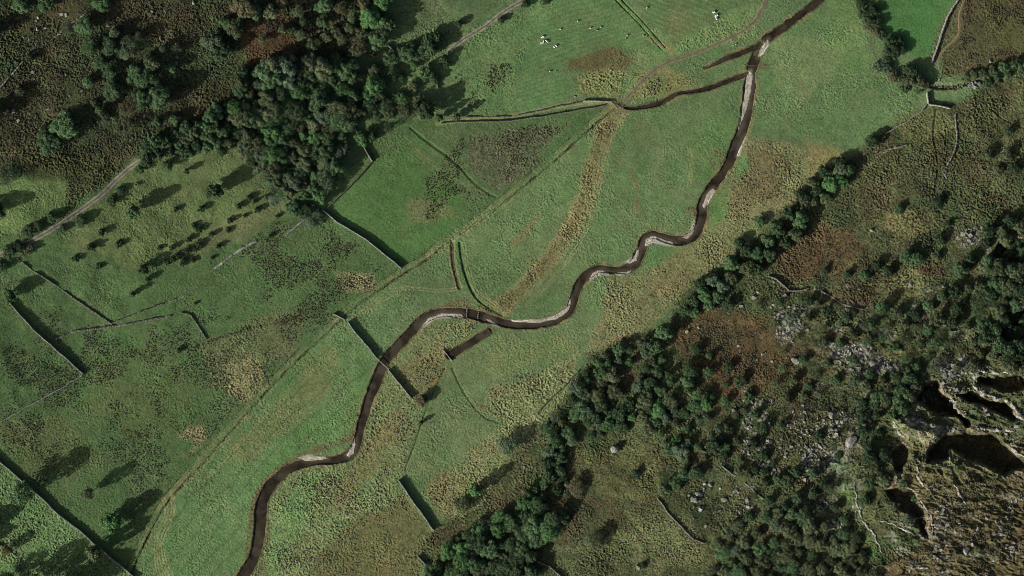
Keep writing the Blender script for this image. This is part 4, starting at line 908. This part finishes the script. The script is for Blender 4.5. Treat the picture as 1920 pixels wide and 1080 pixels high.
# belt at the foot of the right hillside
g = 'tree belt at the foot of the hillside'
for (u, v, r_, h, t) in [(1574, 306, 11, 7, 'dark'), (1590, 318, 11, 7, 'mid'), (1558, 345, 14, 8, 'bright'), (1580, 342, 11, 7, 'bright'), (1575, 318, 12, 8, 'grey'), (1520, 342, 10, 7, 'olive'), (1532, 358, 11, 7, 'dark'), (1508, 378, 11, 7, 'olive'), (1498, 364, 9, 6, 'dark'), (1546, 372, 10, 6, 'olive'), (1526, 378, 9, 6, 'olive'), (1545, 322, 11, 7, 'dark'), (1476, 402, 12, 8, 'mid'), (1500, 416, 15, 10, 'mid'), (1492, 440, 13, 9, 'olive'),
        (1456, 430, 14, 9, 'mid'), (1472, 456, 11, 7, 'dark'), (1440, 452, 12, 8, 'mid'), (1424, 416, 10, 5, 'mid'), (1420, 478, 12, 8, 'mid'), (1442, 478, 12, 8, 'dark'), (1400, 470, 12, 8, 'dark'), (1384, 456, 10, 6, 'dark'), (1370, 494, 13, 8, 'mid'), (1402, 505, 13, 8, 'olive'), (1370, 522, 11, 6, 'olive'), (1334, 526, 12, 8, 'grey'), (1354, 538, 11, 7, 'grey'), (1320, 552, 13, 8, 'bright'), (1345, 556, 11, 7, 'mid'),
        (1300, 564, 11, 7, 'mid'), (1285, 582, 11, 6, 'mid'), (1330, 572, 11, 6, 'mid'), (1312, 532, 11, 8, 'dark'), (1365, 570, 10, 6, 'dark'), (1420, 505, 10, 7, 'dark'), (1300, 585, 9, 5, 'bright')]:
    tree(u, v, r_, h, 'broad' if r_ > 11 else 'scrub', t, 'in the belt at the foot of the hillside', g)
# the hillside wood
HW = [(1120, 672), (1150, 655), (1190, 645), (1230, 640), (1260, 655), (1295, 690), (1290, 725), (1335, 745), (1345, 790), (1365, 840), (1345, 880), (1300, 870), (1265, 860), (1230, 815), (1190, 795), (1150, 805), (1125, 815), (1090, 820), (1065, 860), (1062, 905), (1068, 950), (1050, 985), (1015, 1020), (1000, 1095), (790, 1100), (800, 1080), (830, 1035), (850, 1005), (890, 985), (935, 965), (985, 940), (1000, 880), (1005, 830), (1030, 790), (1065, 765), (1090, 705)]
fill(HW, 19, 6, 15, lambda r: 3.0 + r * .32, ['scrub', 'airy', 'scrub', 'broad'], ['mid', 'mid', 'olive', 'dark', 'grey', 'bright'], 'in the hillside wood below the crag', 'trees of the hillside wood', seed=12, rag=.425, holes=[[(1140, 690), (1150, 675), (1190, 680), (1180, 705)], [(895, 990), (960, 985), (960, 1010), (900, 1010)]])
fill([(830, 1030), (900, 985), (985, 945), (1050, 960), (1010, 1025), (1000, 1095), (800, 1095)], 27, 12, 18, lambda r: 4 + r * .35, ['broad', 'airy'], ['mid', 'bright', 'mid', 'dark'], 'in the lower tip of the hillside wood', 'tall trees of the lower hillside wood tip', seed=61)
# scattered on the right hillside
CF = [(1640, 580), (1700, 590), (1780, 545), (1830, 535), (1930, 500), (1930, 680), (1850, 690), (1780, 690), (1700, 690), (1650, 650)]
fill(CF, 27, 8, 14, lambda r: 3.5 + r * .3, ['scrub', 'sparse'], ['olive', 'olive', 'mid', 'dark'], 'scattered over the upper crag', 'scrub trees on the upper crag', seed=21)
fill([(1340, 1010), (1400, 965), (1480, 955), (1540, 985), (1610, 1010), (1640, 1100), (1330, 1100)], 25, 9, 15, lambda r: 3 + r * .3, ['scrub', 'airy', 'scrub'], ['olive', 'mid', 'olive', 'grey'], 'in the low wood under the scree', 'scrub trees under the scree', seed=31)
fill([(1380, 880), (1480, 860), (1560, 900), (1590, 980), (1480, 950), (1400, 950)], 34, 7, 10, lambda r: 3 + r * .3, ['scrub', 'sparse'], ['olive', 'mid', 'dark'], 'scattered among the scree', 'scrub trees among the scree', seed=32)
fill([(1400, 560), (1520, 560), (1640, 600), (1640, 700), (1500, 760), (1450, 740), (1460, 640)], 32, 7, 11, lambda r: 3 + r * .3, ['scrub', 'sparse'], ['olive', 'mid', 'olive', 'grey'], 'scattered over the stony mid slope', 'scrub trees on the stony mid slope', seed=33)
fill([(1290, 640), (1420, 720), (1440, 900), (1380, 880), (1350, 780), (1290, 720)], 34, 6, 12, lambda r: 3 + r * .3, ['scrub', 'airy'], ['olive', 'mid', 'dark'], 'thinning out above the hillside wood', 'scrub trees thinning out above the hillside wood', seed=51)
fill([(1845, 430), (1940, 400), (1940, 700), (1880, 690), (1850, 560)], 24, 9, 15, lambda r: 4 + r * .35, ['scrub'], ['dark', 'mid', 'olive'], 'massed below the upper crag', 'scrub trees massed below the upper crag', seed=52)
fill([(1630, 700), (1700, 700), (1740, 740), (1660, 790), (1630, 860), (1600, 800)], 24, 8, 13, lambda r: 3.5 + r * .32, ['scrub'], ['mid', 'dark', 'olive'], 'at the foot of the buttress', 'scrub trees at the foot of the buttress', seed=53)
g = 'scrub trees dotted over the right hillside'
for (u, v, r_, h, t) in [(1850, 290, 11, 6, 'olive'), (1885, 292, 12, 6, 'olive'), (1890, 246, 8, 4, 'dark'), (1902, 316, 12, 6, 'dark'), (1870, 318, 9, 5, 'olive'), (1925, 340, 12, 7, 'dark'), (1684, 392, 9, 5, 'mid'), (1756, 380, 10, 5, 'dark'), (1776, 420, 6, 4, 'dark'), (1698, 482, 12, 7, 'mid'), (1716, 486, 11, 6, 'mid'), (1755, 482, 8, 5, 'olive'), (1642, 498, 9, 6, 'dark'), (1664, 508, 10, 7, 'dark'), (1620, 516, 10, 6, 'mid'), (1588, 514, 8, 5, 'dark'), (1546, 508, 8, 4, 'dark'), (1762, 450, 10, 6, 'dark'),
        (1652, 576, 12, 7, 'bright'), (1632, 608, 9, 6, 'mid'), (1550, 584, 11, 6, 'dark'), (1516, 566, 10, 5, 'dark'), (1586, 594, 10, 6, 'dark'), (1542, 642, 11, 5, 'olive'), (1800, 506, 13, 9, 'mid'), (1816, 486, 11, 8, 'dark'), (1838, 548, 15, 8, 'olive'), (1872, 508, 16, 8, 'olive'), (1908, 516, 15, 8, 'olive'), (1543, 908, 10, 4, 'dark'), (1476, 902, 11, 4, 'dark'), (1532, 818, 9, 4, 'dark'), (1572, 854, 7, 3, 'dark'), (1516, 726, 10, 4, 'dark'), (1463, 798, 7, 4, 'dark'),
        (1640, 878, 13, 6, 'olive'), (1655, 902, 12, 6, 'olive'), (1692, 908, 9, 5, 'olive'), (1672, 950, 10, 5, 'olive'), (1702, 976, 8, 4, 'grey'), (1714, 934, 9, 5, 'mid'), (1630, 905, 11, 5, 'mid'), (1388, 716, 11, 5, 'dark'), (1322, 702, 8, 4, 'dark'), (1362, 808, 12, 5, 'olive'), (1342, 836, 14, 8, 'dark'), (1244, 918, 12, 6, 'olive'), (1192, 888, 8, 4, 'dark'), (1268, 908, 12, 5, 'mid'), (1280, 888, 12, 6, 'mid'), (1305, 885, 12, 6, 'dark'), (1405, 735, 8, 4, 'dark'), (1395, 770, 8, 4, 'olive'), (1700, 790 - 95, 10, 5, 'olive'), (1660, 740, 12, 6, 'mid'), (1690, 735, 12, 6, 'mid'), (1640, 760, 10, 5, 'dark'), (1720, 725, 10, 5, 'mid'), (1655, 855, 12, 6, 'dark'), (1620, 940, 10, 4, 'mid'), (1205, 1060, 6, 3, 'dark')]:
    tree(u, v, r_, h, 'scrub', t, 'dotted over the right hillside', g)
print('trees', n_tree)

# ------------------------------------------------------------------ boulders
def boulder(u, v, size, label, h=.7, seed=0, asp=1.4, group=None, name='boulder', cat='boulder'):
    r = np.random.default_rng(seed); bm = bmesh.new(); bmesh.ops.create_icosphere(bm, subdivisions=3, radius=1)
    for _ in range(7):
        nn = Vector(r.normal(size=3)).normalized(); d = .55 + .3 * r.random()
        for q in bm.verts:
            e = q.co.dot(nn) - d
            if e > 0: q.co -= nn * e * .95
    for q in bm.verts:
        q.co *= 1 + (r.random() - .5) * .07
        q.co = Vector((q.co.x * size * asp * .5, q.co.y * size * .5, q.co.z * size * h * .7))
    me = bpy.data.meshes.new('boulder'); bm.to_mesh(me); bm.free(); me.materials.append(M['rock'])
    o = link(name, me); o.location = P(u, v, size * h * .22); o.rotation_euler.z = r.random() * 6.28
    return tag(o, label, cat, group)
B = [(1153, 842, 4.4, 'largest pale boulder in the clearing of the hillside wood', 1.0), (1197, 1063, 2.8, 'pale boulder in the tussocky lower clearing', .9), (1303, 938, 4.2, 'flat pale slab beside the thin hillside wall', .4), (1309, 926, 3.0, 'smaller slab above the flat pale slab', .4), (1358, 938, 3.2, 'pale slab near the broken wall end', .4), (1332, 910, 2.2, 'pointed white rock near the broken wall end', .6),
     (1378, 772, 3.0, 'pale boulder beside the dark scrub on the crag foot', .5), (1389, 770, 2.4, 'second pale boulder beside the dark scrub', .5), (1288, 622, 2.2, 'grey boulder at the edge of the bracken patch', .7), (1310, 614, 1.6, 'small white rock at the bracken patch', .5), (1414, 558, 2.8, 'pale rock below the tree belt', .5), (1422, 548, 2.0, 'white rock beside the dark bush in the belt', .5),
     (1491, 677, 4.0, 'pale boulder on the brown spur', .6), (1634, 432, 2.2, 'grey boulder on the ochre slope', .6), (1707, 535, 2.2, 'white rock on the pale knoll', .5), (1769, 537, 1.8, 'small white rock under the dark scrub knoll', .5), (1636, 682, 4.0, 'big grey slab in the upper scree', .4), (1560, 778, 4.4, 'pale rock face above the mid scree', .5), (1630, 774, 3.4, 'pale block near the buttress foot', .7), (1596, 828, 6.0, 'long pale slab below the buttress', .4),
     (1812, 1035, 4.5, 'pale outcrop on the brown crag', .6), (1289, 807, 2.0, 'small pale rock in the wooded crag foot', .5), (362, 5, 2.0, 'white rock near the top of the bracken hill', .5), (70, 55, 2.2, 'white rock on the bracken hill', .5), (85, 52, 1.8, 'smaller white rock on the bracken hill', .5), (600, 48, 2.0, 'pale rock above the dense wood', .5), (1078, 181, 1.2, 'small white stone beside the green lane', .6), (983, 876, 1.6, 'pale stones at the meadow edge of the wood', .5), (1858, 115, 2.0, 'grey boulder above the gill', .5)]
for i, (u, v, s_, lab, h) in enumerate(B): boulder(u, v, s_, lab, h, 50 + i)
# pale rock ribs along the gully rims
def rock_rib(pts, label, hgt, half, seed):
    r = np.random.default_rng(seed); q = resample(pts, 1.6); u, v = q[:, 0], q[:, 1]
    u = u + (vnoise(u, v, 7, seed) - .5) * 4; v = v + (vnoise(u, v, 7, seed + 3) - .5) * 4
    base = Pn(u, v); n_ = len(base); t = np.gradient(base[:, :2], axis=0); t /= np.linalg.norm(t, axis=1)[:, None] + 1e-9
    nr = np.stack([-t[:, 1], t[:, 0]], 1); o0 = base[n_ // 2].copy()
    env = np.sin(np.linspace(.12, math.pi - .12, n_)) ** .5 * np.clip(1.9 * vnoise(u, v, 6, seed + 5) - .15, .15, 1.2) * .85
    prof = [(-1.6, -2.5), (-1.1, .2), (-.6, .75), (-.1, 1.0), (.35, .8), (.8, .25), (1.5, -2.5)]
    rows = []
    for a_, z_ in prof:
        w = half * env * (a_ + (r.random(n_) - .5) * .7)
        zz = base[:, 2] + (hgt * env * (z_ + (r.random(n_) - .5) * .4) if z_ > 0 else z_)
        rows.append(np.stack([base[:, 0] + nr[:, 0] * w - o0[0], base[:, 1] + nr[:, 1] * w - o0[1], zz - o0[2]], 1))
    vv = np.stack(rows, 1).reshape(-1, 3); m_ = len(prof)
    f = [(i * m_ + k, i * m_ + k + 1, (i + 1) * m_ + k + 1, (i + 1) * m_ + k) for i in range(n_ - 1) for k in range(m_ - 1)]
    tag(link('rock_rib', mesh_np('rock_rib', vv, np.array(f), [M['rock_bright']]), loc=o0), label, 'rock')
M['rock_bright'] = simple_mat('bright_rock', (0.09, 0.088, 0.072), (0.36, 0.35, 0.30), 0.5, bump=0.2)
for i, (q, lab, h, w) in enumerate([([(1826, 722), (1834, 733), (1858, 743), (1886, 751), (1897, 754)], 'brightest long rock rib above the upper gully', 1.5, 1.5), ([(1897, 756), (1906, 769), (1914, 779), (1924, 790)], 'bright rock rib bending down from the upper gully', 1.5, 1.5),
        ([(1784, 745), (1792, 760), (1803, 775), (1812, 785), (1821, 799)], 'thin pale rock rib between the two upper gullies', 1.2, 1.0), ([(1828, 799), (1846, 804), (1872, 806), (1900, 808)], 'pale rock rib along the head of the deepest gully', 1.3, 1.3),
        ([(1690, 782), (1715, 788), (1745, 798), (1778, 804)], 'pale rib on the back of the rock buttress', 1.2, 1.3), ([(1676, 788), (1684, 806), (1700, 822)], 'bright front edge of the rock buttress', 1.2, 1.2), ([(1893, 836), (1908, 850), (1924, 860)], 'short pale rib below the deepest gully', 1.2, 1.0),
        ([(1783, 842), (1782, 856), (1781, 870)], 'upright pale rib inside the lower gully', 1.4, 1.0), ([(1720, 874), (1722, 895), (1733, 912), (1746, 918)], 'white rock rib on the brown crag edge', 1.0, .9), ([(1725, 935), (1738, 956), (1745, 966), (1750, 985), (1748, 1012)], 'broken white rib descending the brown crag', 1.0, .9),
        ([(1790, 908), (1798, 925), (1808, 938), (1818, 952)], 'thin white rib crossing the brown crag', .9, .8), ([(1692, 980), (1712, 976), (1732, 970), (1742, 966)], 'fallen pale rib bridging the lower gully', .8, .6), ([(1602, 905), (1606, 940), (1618, 975), (1640, 1005), (1652, 1035)], 'pale rock edge above the green gully', .7, .7), ([(1650, 975), (1680, 985), (1720, 1005)], 'low rock edge below the lower gully', .7, .7), ([(1690, 1060), (1715, 1066), (1740, 1064)], 'pale rock step at the bottom of the crag', 1.0, 1.0), ([(1815, 690), (1828, 706), (1826, 722)], 'pale rock edge at the top of the upper gully', 1.2, 1.1), ([(1832, 690), (1850, 700), (1890, 698)], 'rock edge under the upper crag scrub', 1.1, 1.0)]):
    rock_rib(q, lab, h, w, 200 + i)
# stepping stones across the river below the old ditch
k = 0
for a_, b_ in (((876, 580), (875, 594)), ((898, 582), (896, 596))):
    for t in np.linspace(0, 1, 5):
        k += 1; u, v = a_[0] + (b_[0] - a_[0]) * t, a_[1] + (b_[1] - a_[1]) * t
        o = boulder(u, v, .9, 'dark stone in a row across the river bend', .9, 400 + k, 1.2, 'stone rows across the river', 'stepping_stone', 'stone'); o.location.z = WATER_Z + .05

# scree, tussocks: too many to count
def scatter_mask(n_, pts, seed, fn=None):
    r = np.random.default_rng(seed); p = np.array(pts, float); lo, hi_ = p.min(0), p.max(0)
    q = lo + (hi_ - lo) * r.random((n_ * 4, 2)); q = q[inside(q[:, 0], q[:, 1], pts)]
    ed = sstep(-4, 22, sd_poly(q[:, 0], q[:, 1], pts) + (fbm(q[:, 0], q[:, 1], 26, 7, 3) - .5) * 44)
    q = q[r.random(len(q)) < ed]
    if fn is not None: q = q[r.random(len(q)) < fn(q[:, 0], q[:, 1])]
    return q[:n_]
SC = []
for (pp, n_, sd) in (([(1530, 640), (1640, 640), (1700, 690), (1640, 712), (1550, 700)], 420, 1), ([(1740, 670), (1840, 650), (1850, 710), (1780, 725)], 320, 2), ([(1490, 850), (1600, 835), (1640, 815), (1590, 880), (1510, 910)], 380, 3), ([(1450, 580), (1530, 560), (1510, 650), (1450, 650)], 160, 4), ([(1390, 720), (1450, 750), (1450, 920), (1390, 860)], 260, 5), ([(1440, 760), (1640, 760), (1640, 830), (1440, 900)], 260, 6), ([(1280, 900), (1440, 900), (1440, 1000), (1300, 1010)], 130, 7), ([(1790, 425), (1870, 425), (1860, 475), (1800, 470)], 140, 8), ([(1520, 930), (1620, 940), (1620, 1020), (1520, 1010)], 110, 9), ([(1300, 520), (1660, 480), (1660, 620), (1400, 700)], 120, 10), ([(1740, 900), (1920, 900), (1920, 1080), (1700, 1080)], 200, 11), ([(0, 0), (420, 0), (420, 130), (0, 260)], 110, 12), ([(1740, 150), (1880, 130), (1890, 150), (1800, 172), (1745, 168)], 120, 13), ([(1660, 700), (1830, 690), (1930, 830), (1700, 840)], 160, 14)):
    SC.append(scatter_mask(n_, pp, sd, lambda u, v: sstep(.40, .62, fbm(u, v, 18, 4, 3))))
q = np.concatenate(SC); r = np.random.default_rng(77)
p = Pn(q[:, 0], q[:, 1], .1); sz = .4 + 1.3 * r.random(len(p)) ** 3
vv, f = stone_boxes(p, np.stack([sz * 1.4, sz, sz * .7], 1), r.random(len(p)) * 6.28, .5, 5)
tag(link('scree', mesh_np('scree', vv, f, [M['rock']])), 'pale scree scattered over the crag slopes', 'scree', kind='stuff')

def tussocks(name, q, rad, hgt, mat, label, cat, seed):
    r = np.random.default_rng(seed); n_ = len(q); p = Pn(q[:, 0], q[:, 1], -.05)
    an = np.linspace(0, 2 * math.pi, 6, endpoint=False)
    rr = rad * (.6 + .8 * r.random((n_, 6))); hh = hgt * (.5 + .9 * r.random(n_))
    ring = np.stack([np.cos(an)[None] * rr, np.sin(an)[None] * rr, np.zeros_like(rr)], -1)
    ring2 = ring * .72 + np.array([0, 0, .68]) * hh[:, None, None]
    tip = np.concatenate([(r.random((n_, 1, 2)) - .5) * rad * .6, hh[:, None, None]], -1)
    v = np.concatenate([ring, ring2, tip], 1) + p[:, None]
    f0 = [(i, (i + 1) % 6, 6 + (i + 1) % 6, 6 + i) for i in range(6)] + [(6 + i, 6 + (i + 1) % 6, 12, 12) for i in range(6)]
    tri = []
    for a_ in f0:
        if a_[2] == a_[3]: tri.append(a_[:3])
        else: tri += [(a_[0], a_[1], a_[2]), (a_[0], a_[2], a_[3])]
    f = (np.array(tri)[None] + np.arange(n_)[:, None, None] * 13).reshape(-1, 3)
    return tag(link(name, mesh_np(name, v.reshape(-1, 3), f, [M[mat]])), label, cat, kind='stuff')
patch = lambda u, v: sstep(.50, .64, fbm(u, v, 34, 6, 4))
Q = [scatter_mask(n_, pp, sd, patch) for (pp, n_, sd) in (([(720, 690), (800, 740), (750, 900), (820, 1000), (780, 1090), (480, 1090), (540, 900), (660, 870), (700, 740)], 2600, 1), ([(1400, 260), (1600, 290), (1400, 470), (1200, 640), (1110, 660), (1140, 520), (1300, 465)], 2200, 2), ([(1085, 660), (900, 730), (940, 790), (800, 930), (860, 980), (1000, 840)], 1500, 3), ([(420, 670), (490, 665), (510, 730), (450, 765)], 260, 4), ([(325, 800), (350, 780), (395, 790), (395, 840), (360, 868), (345, 850)], 130, 5), ([(625, 508), (705, 512), (705, 548), (635, 552)], 120, 6), ([(1190, 140), (1300, 145), (1260, 178), (1180, 190)], 240, 7), ([(1040, 1000), (1320, 950), (1320, 1085), (1050, 1085)], 900, 8), ([(1165, 205), (1130, 250), (1095, 400), (950, 575), (920, 570), (1060, 400), (1110, 260)], 150, 9), ([(800, 600), (900, 605), (800, 745), (740, 690)], 500, 10))]
tussocks('pale_tussocks', np.concatenate(Q), .42, .45, 'straw', 'pale straw tussock grass on the rough meadows', 'tussocks', 1)
Q = [scatter_mask(n_, pp, sd, lambda u, v: sstep(.47, .62, fbm(u, v, 40, 2, 4))) for (pp, n_, sd) in (([(0, 640), (350, 600), (600, 560), (640, 590), (380, 850), (300, 930), (100, 940), (0, 860)], 6500, 11), ([(400, 500), (480, 420), (600, 405), (740, 500), (620, 590), (400, 640)], 3000, 12), ([(860, 250), (1080, 225), (880, 400), (770, 420), (770, 360)], 2200, 13), ([(720, 260), (770, 280), (790, 350), (730, 340)], 120, 14), ([(0, 500), (90, 530), (200, 620), (150, 690), (0, 570)], 420, 15), ([(220, 900), (320, 890), (290, 960), (240, 1060)], 240, 16), ([(830, 130), (960, 110), (950, 205), (850, 200)], 500, 17))]
tussocks('rush_tussocks', np.concatenate(Q), .34, .36, 'rush', 'dark rushes dotted over the left pastures', 'rushes', 2)
Q = [scatter_mask(n_, pp, sd, lambda u, v: sstep(.42, .6, fbm(u, v, 30, 9, 4))) for (pp, n_, sd) in (([(0, 0), (740, 0), (640, 130), (470, 150), (250, 300), (0, 320)], 5000, 21), ([(1270, 640), (1320, 590), (1440, 610), (1430, 720), (1310, 720)], 1000, 22), ([(1480, 400), (1920, 200), (1920, 560), (1640, 600), (1440, 540)], 2200, 23), ([(1700, 900), (1920, 880), (1920, 1080), (1650, 1080)], 1500, 24), ([(1400, 720), (1640, 700), (1640, 1000), (1300, 1000)], 1800, 25), ([(1810, 0), (1920, 0), (1920, 110), (1770, 140)], 700, 26))]
tussocks('bracken', np.concatenate(Q), .5, .45, 'brown', 'brown bracken clumps over both hillsides', 'bracken', 3)

# ------------------------------------------------------------------ sheep
def sheep_mesh(mat):
    me = bpy.data.meshes.new('sheep'); bm = bmesh.new()
    pts = [(-.42, 0, .56, .24), (-.15, 0, .58, .29), (.18, 0, .58, .27), (.42, 0, .64, .17), (.58, 0, .78, .10), (.70, 0, .74, .085), (.84, 0, .66, .055)]
    vs2 = [bm.verts.new(p[:3]) for p in pts]; rad = [p[3] for p in pts]
    for a_, b_ in zip(vs2[:-1], vs2[1:]): bm.edges.new((a_, b_))
    for i, sx in ((0, -.40), (3, .36)):
        for sy in (-1, 1):
            chain = [(sx, sy * .13, .40, .085), (sx + .02, sy * .13, .20, .045), (sx, sy * .13, .02, .04)]
            prev = vs2[i]
            for c in chain:
                q = bm.verts.new(c[:3]); rad.append(c[3]); bm.edges.new((prev, q)); prev = q
    for sy in (-1, 1):
        q = bm.verts.new((.62, sy * .17, .78)); rad.append(.03); bm.edges.new((vs2[4], q))
    bm.to_mesh(me); bm.free()
    o = bpy.data.objects.new('tmp', me); col.objects.link(o)
    o.modifiers.new('s', 'SKIN'); o.modifiers.new('d', 'SUBSURF').levels = 1
    for i, sv in enumerate(me.skin_vertices[0].data): sv.radius = (rad[i], rad[i]); sv.use_root = (i == 1)
    dg = bpy.context.evaluated_depsgraph_get(); dg.update()
    out = bpy.data.meshes.new_from_object(o.evaluated_get(dg)); bpy.data.objects.remove(o)
    out.materials.clear(); out.materials.append(mat); out.materials.append(M['face'])
    for p_ in out.polygons:
        c = p_.center; p_.use_smooth = True
        if c.x > .60 or c.z < .30: p_.material_index = 1
    out.name = 'sheep'
    return out
SM = sheep_mesh(M['fleece']); SD = sheep_mesh(M['dull_fleece'])
def sheep(u, v, ang, label, group, me=SM, k=1.15):
    o = link('sheep', me); o.location = P(u, v, .0); o.rotation_euler.z = ang; o.scale = (k, k * 1.25, k)
    tag(o, label, 'sheep', group)
for i, (u, v) in enumerate([(1015.7, 70.2), (1018.8, 68.9), (1014.8, 81.8), (1017.4, 80.3), (1019.2, 77.8), (1024.1, 76.6), (1039.2, 88.5), (1043.0, 86.2)]):
    sheep(u, v, 2.2 + random.uniform(-.5, .5), 'white sheep clustered on the hay field beside the brown patch', 'sheep flock on the larger hay field', k=1.1)
for i, (u, v) in enumerate([(1337.3, 23.4), (1340, 22.9), (1342.7, 29.7), (1345.4, 28.7), (1341.5, 31.8), (1343.5, 35.8)]):
    sheep(u, v, 2.6 + random.uniform(-.5, .5), 'white sheep clustered at the far end of the smaller hay field', 'sheep flock on the smaller hay field', k=1.1)
for i, (u, v) in enumerate([(1083, 40), (1106, 53), (1126, 51), (1119, 57), (1176, 67), (1173, 72), (1206, 67), (1211, 69), (1050, 55), (1031, 134), (1041, 134), (1375, 86), (1379, 84), (1325, 2), (1027, 79), (1213, 15)]):
    sheep(u, v, random.random() * 6.28, 'dull coloured sheep grazing apart from the white flocks', 'scattered grazing sheep', SD, .95)

# ------------------------------------------------------------------ small timber things
def beam(a_, b_, w, h):
    a_, b_ = Vector(a_), Vector(b_); d = (b_ - a_); L = d.length; d.normalize()
    up = Vector((0, 0, 1)) if abs(d.z) < .9 else Vector((1, 0, 0))
    s_ = d.cross(up).normalized(); t = s_.cross(d)
    v = [a_ + d * (L * x) + s_ * (w * y) + t * (h * z) for x in (0, 1) for y in (-.5, .5) for z in (-.5, .5)]
    return np.array([tuple(q) for q in v]), np.array([(0, 1, 3, 2), (4, 6, 7, 5), (0, 4, 5, 1), (2, 3, 7, 6), (0, 2, 6, 4), (1, 5, 7, 3)])
def empty(name, loc):
    e = bpy.data.objects.new(name, None); col.objects.link(e); e.location = loc; return e
def piece(name, parent, a_, b_, w, h, mat='wood'):
    v, f = beam(a_, b_, w, h); return link(name, mesh_np(name, v, f, [M[mat]]), parent)
for (u, v, lab) in ((181, 323, 'square timber tree guard among the bracken'), (255, 347, 'square timber tree guard on the sloping pasture')):
    e = empty('tree_guard', P(u, v)); s_ = .85
    for x in (-s_, s_):
        for y in (-s_, s_): piece('post', e, (x, y, -.3), (x, y, 1.4), .16, .16)
    for z in (.5, .9, 1.3):
        for q in (-1, 1):
            piece('rail', e, (-s_, q * (s_ + .1), z), (s_, q * (s_ + .1), z), .1, .14); piece('rail', e, (q * (s_ + .1), -s_, z), (q * (s_ + .1), s_, z), .1, .14)
    (tv, tf), (cv, cf), R_, Hh = PROTO['shrub'][0]
    tag(e, lab, 'tree guard')
    sap = tree(u, v, 1.6, 2.0, 'shrub', 'mid', '', None, 'young sapling inside the tree guard ' + ('among the bracken' if u < 200 else 'on the sloping pasture'))
# water gate across the river between the two walls
a_, b_ = P(706, 672), P(729, 693); a_.z = b_.z = .55
e = empty('water_gate', (a_ + b_) / 2); o0 = (a_ + b_) / 2
piece('beam', e, a_ - o0, b_ - o0, .34, .28)
for i in range(1, 14):
    c = a_.lerp(b_, i / 14) - o0; piece('bar', e, c + Vector((.02, .02, -.14)), c + Vector((.02, .02, -1.45)), .08, .08)
for q in (a_, b_): piece('post', e, q - o0 + Vector((0, 0, .3)), q - o0 + Vector((0, 0, -1.4)), .3, .3)
tag(e, 'pale timber water gate spanning the river between two walls', 'gate')
# field gates at the track junction
def gate(u0, v0, u1, v1, lab):
    a_, b_ = P(u0, v0), P(u1, v1); o0 = (a_ + b_) / 2; e = empty('field_gate', o0); a_ -= o0; b_ -= o0; z = Vector((0, 0, 1))
    for q in (a_, b_): piece('post', e, q - z * .4, q + z * 1.5, .22, .22)
    for k_ in (.3, .55, .8, 1.05, 1.3): piece('rail', e, a_ + z * k_, b_ + z * k_, .07, .1)
    piece('brace', e, a_ + z * .3 + Vector((.05, .05, 0)), b_ + z * 1.3 + Vector((.05, .05, 0)), .06, .08)
    tag(e, lab, 'gate')
gate(1147, 193, 1156, 203, 'pale timber gate across the end of the green lane')
gate(1157, 197, 1164, 203, 'timber gate beside the track at the brook head')
# wire fences: posts one by one
def fence(pts, lab, step=9.5, h=1.1):
    q = resample(pts, step); e = empty('post_fence', P(*q[0])); o0 = e.location.copy(); tops = []
    for u, v in q:
        c = P(u, v) - o0; piece('post', e, c - Vector((0, 0, .4)), c + Vector((0, 0, h)), .13, .13); tops.append(c)
    for z in (.5, 1.0):
        v, f = tube([tuple(c + Vector((.09, 0, z))) for c in tops], [.015] * len(tops), 4)
        link('wire', mesh_np('wire', v, f, [M['wood']]), e)
    tag(e, lab, 'fence')
fence([(1152, 190), (1165, 176), (1178, 155), (1186, 143)], 'post and wire fence climbing from the lane gate')
fence([(1385, 122), (1440, 125)], 'post and wire fence crossing the river by the brook mouth', 8)
fence([(1090, 694), (1060, 727), (1036, 747), (1012, 776)], 'post and wire fence along the edge of the hillside wood')
fence([(835, 88), (858, 68), (860, 40)][0:1] + [(808, 5), (822, 22), (842, 40)], 'post and wire fence above the trees by the track')
print('objects', len(bpy.data.objects))
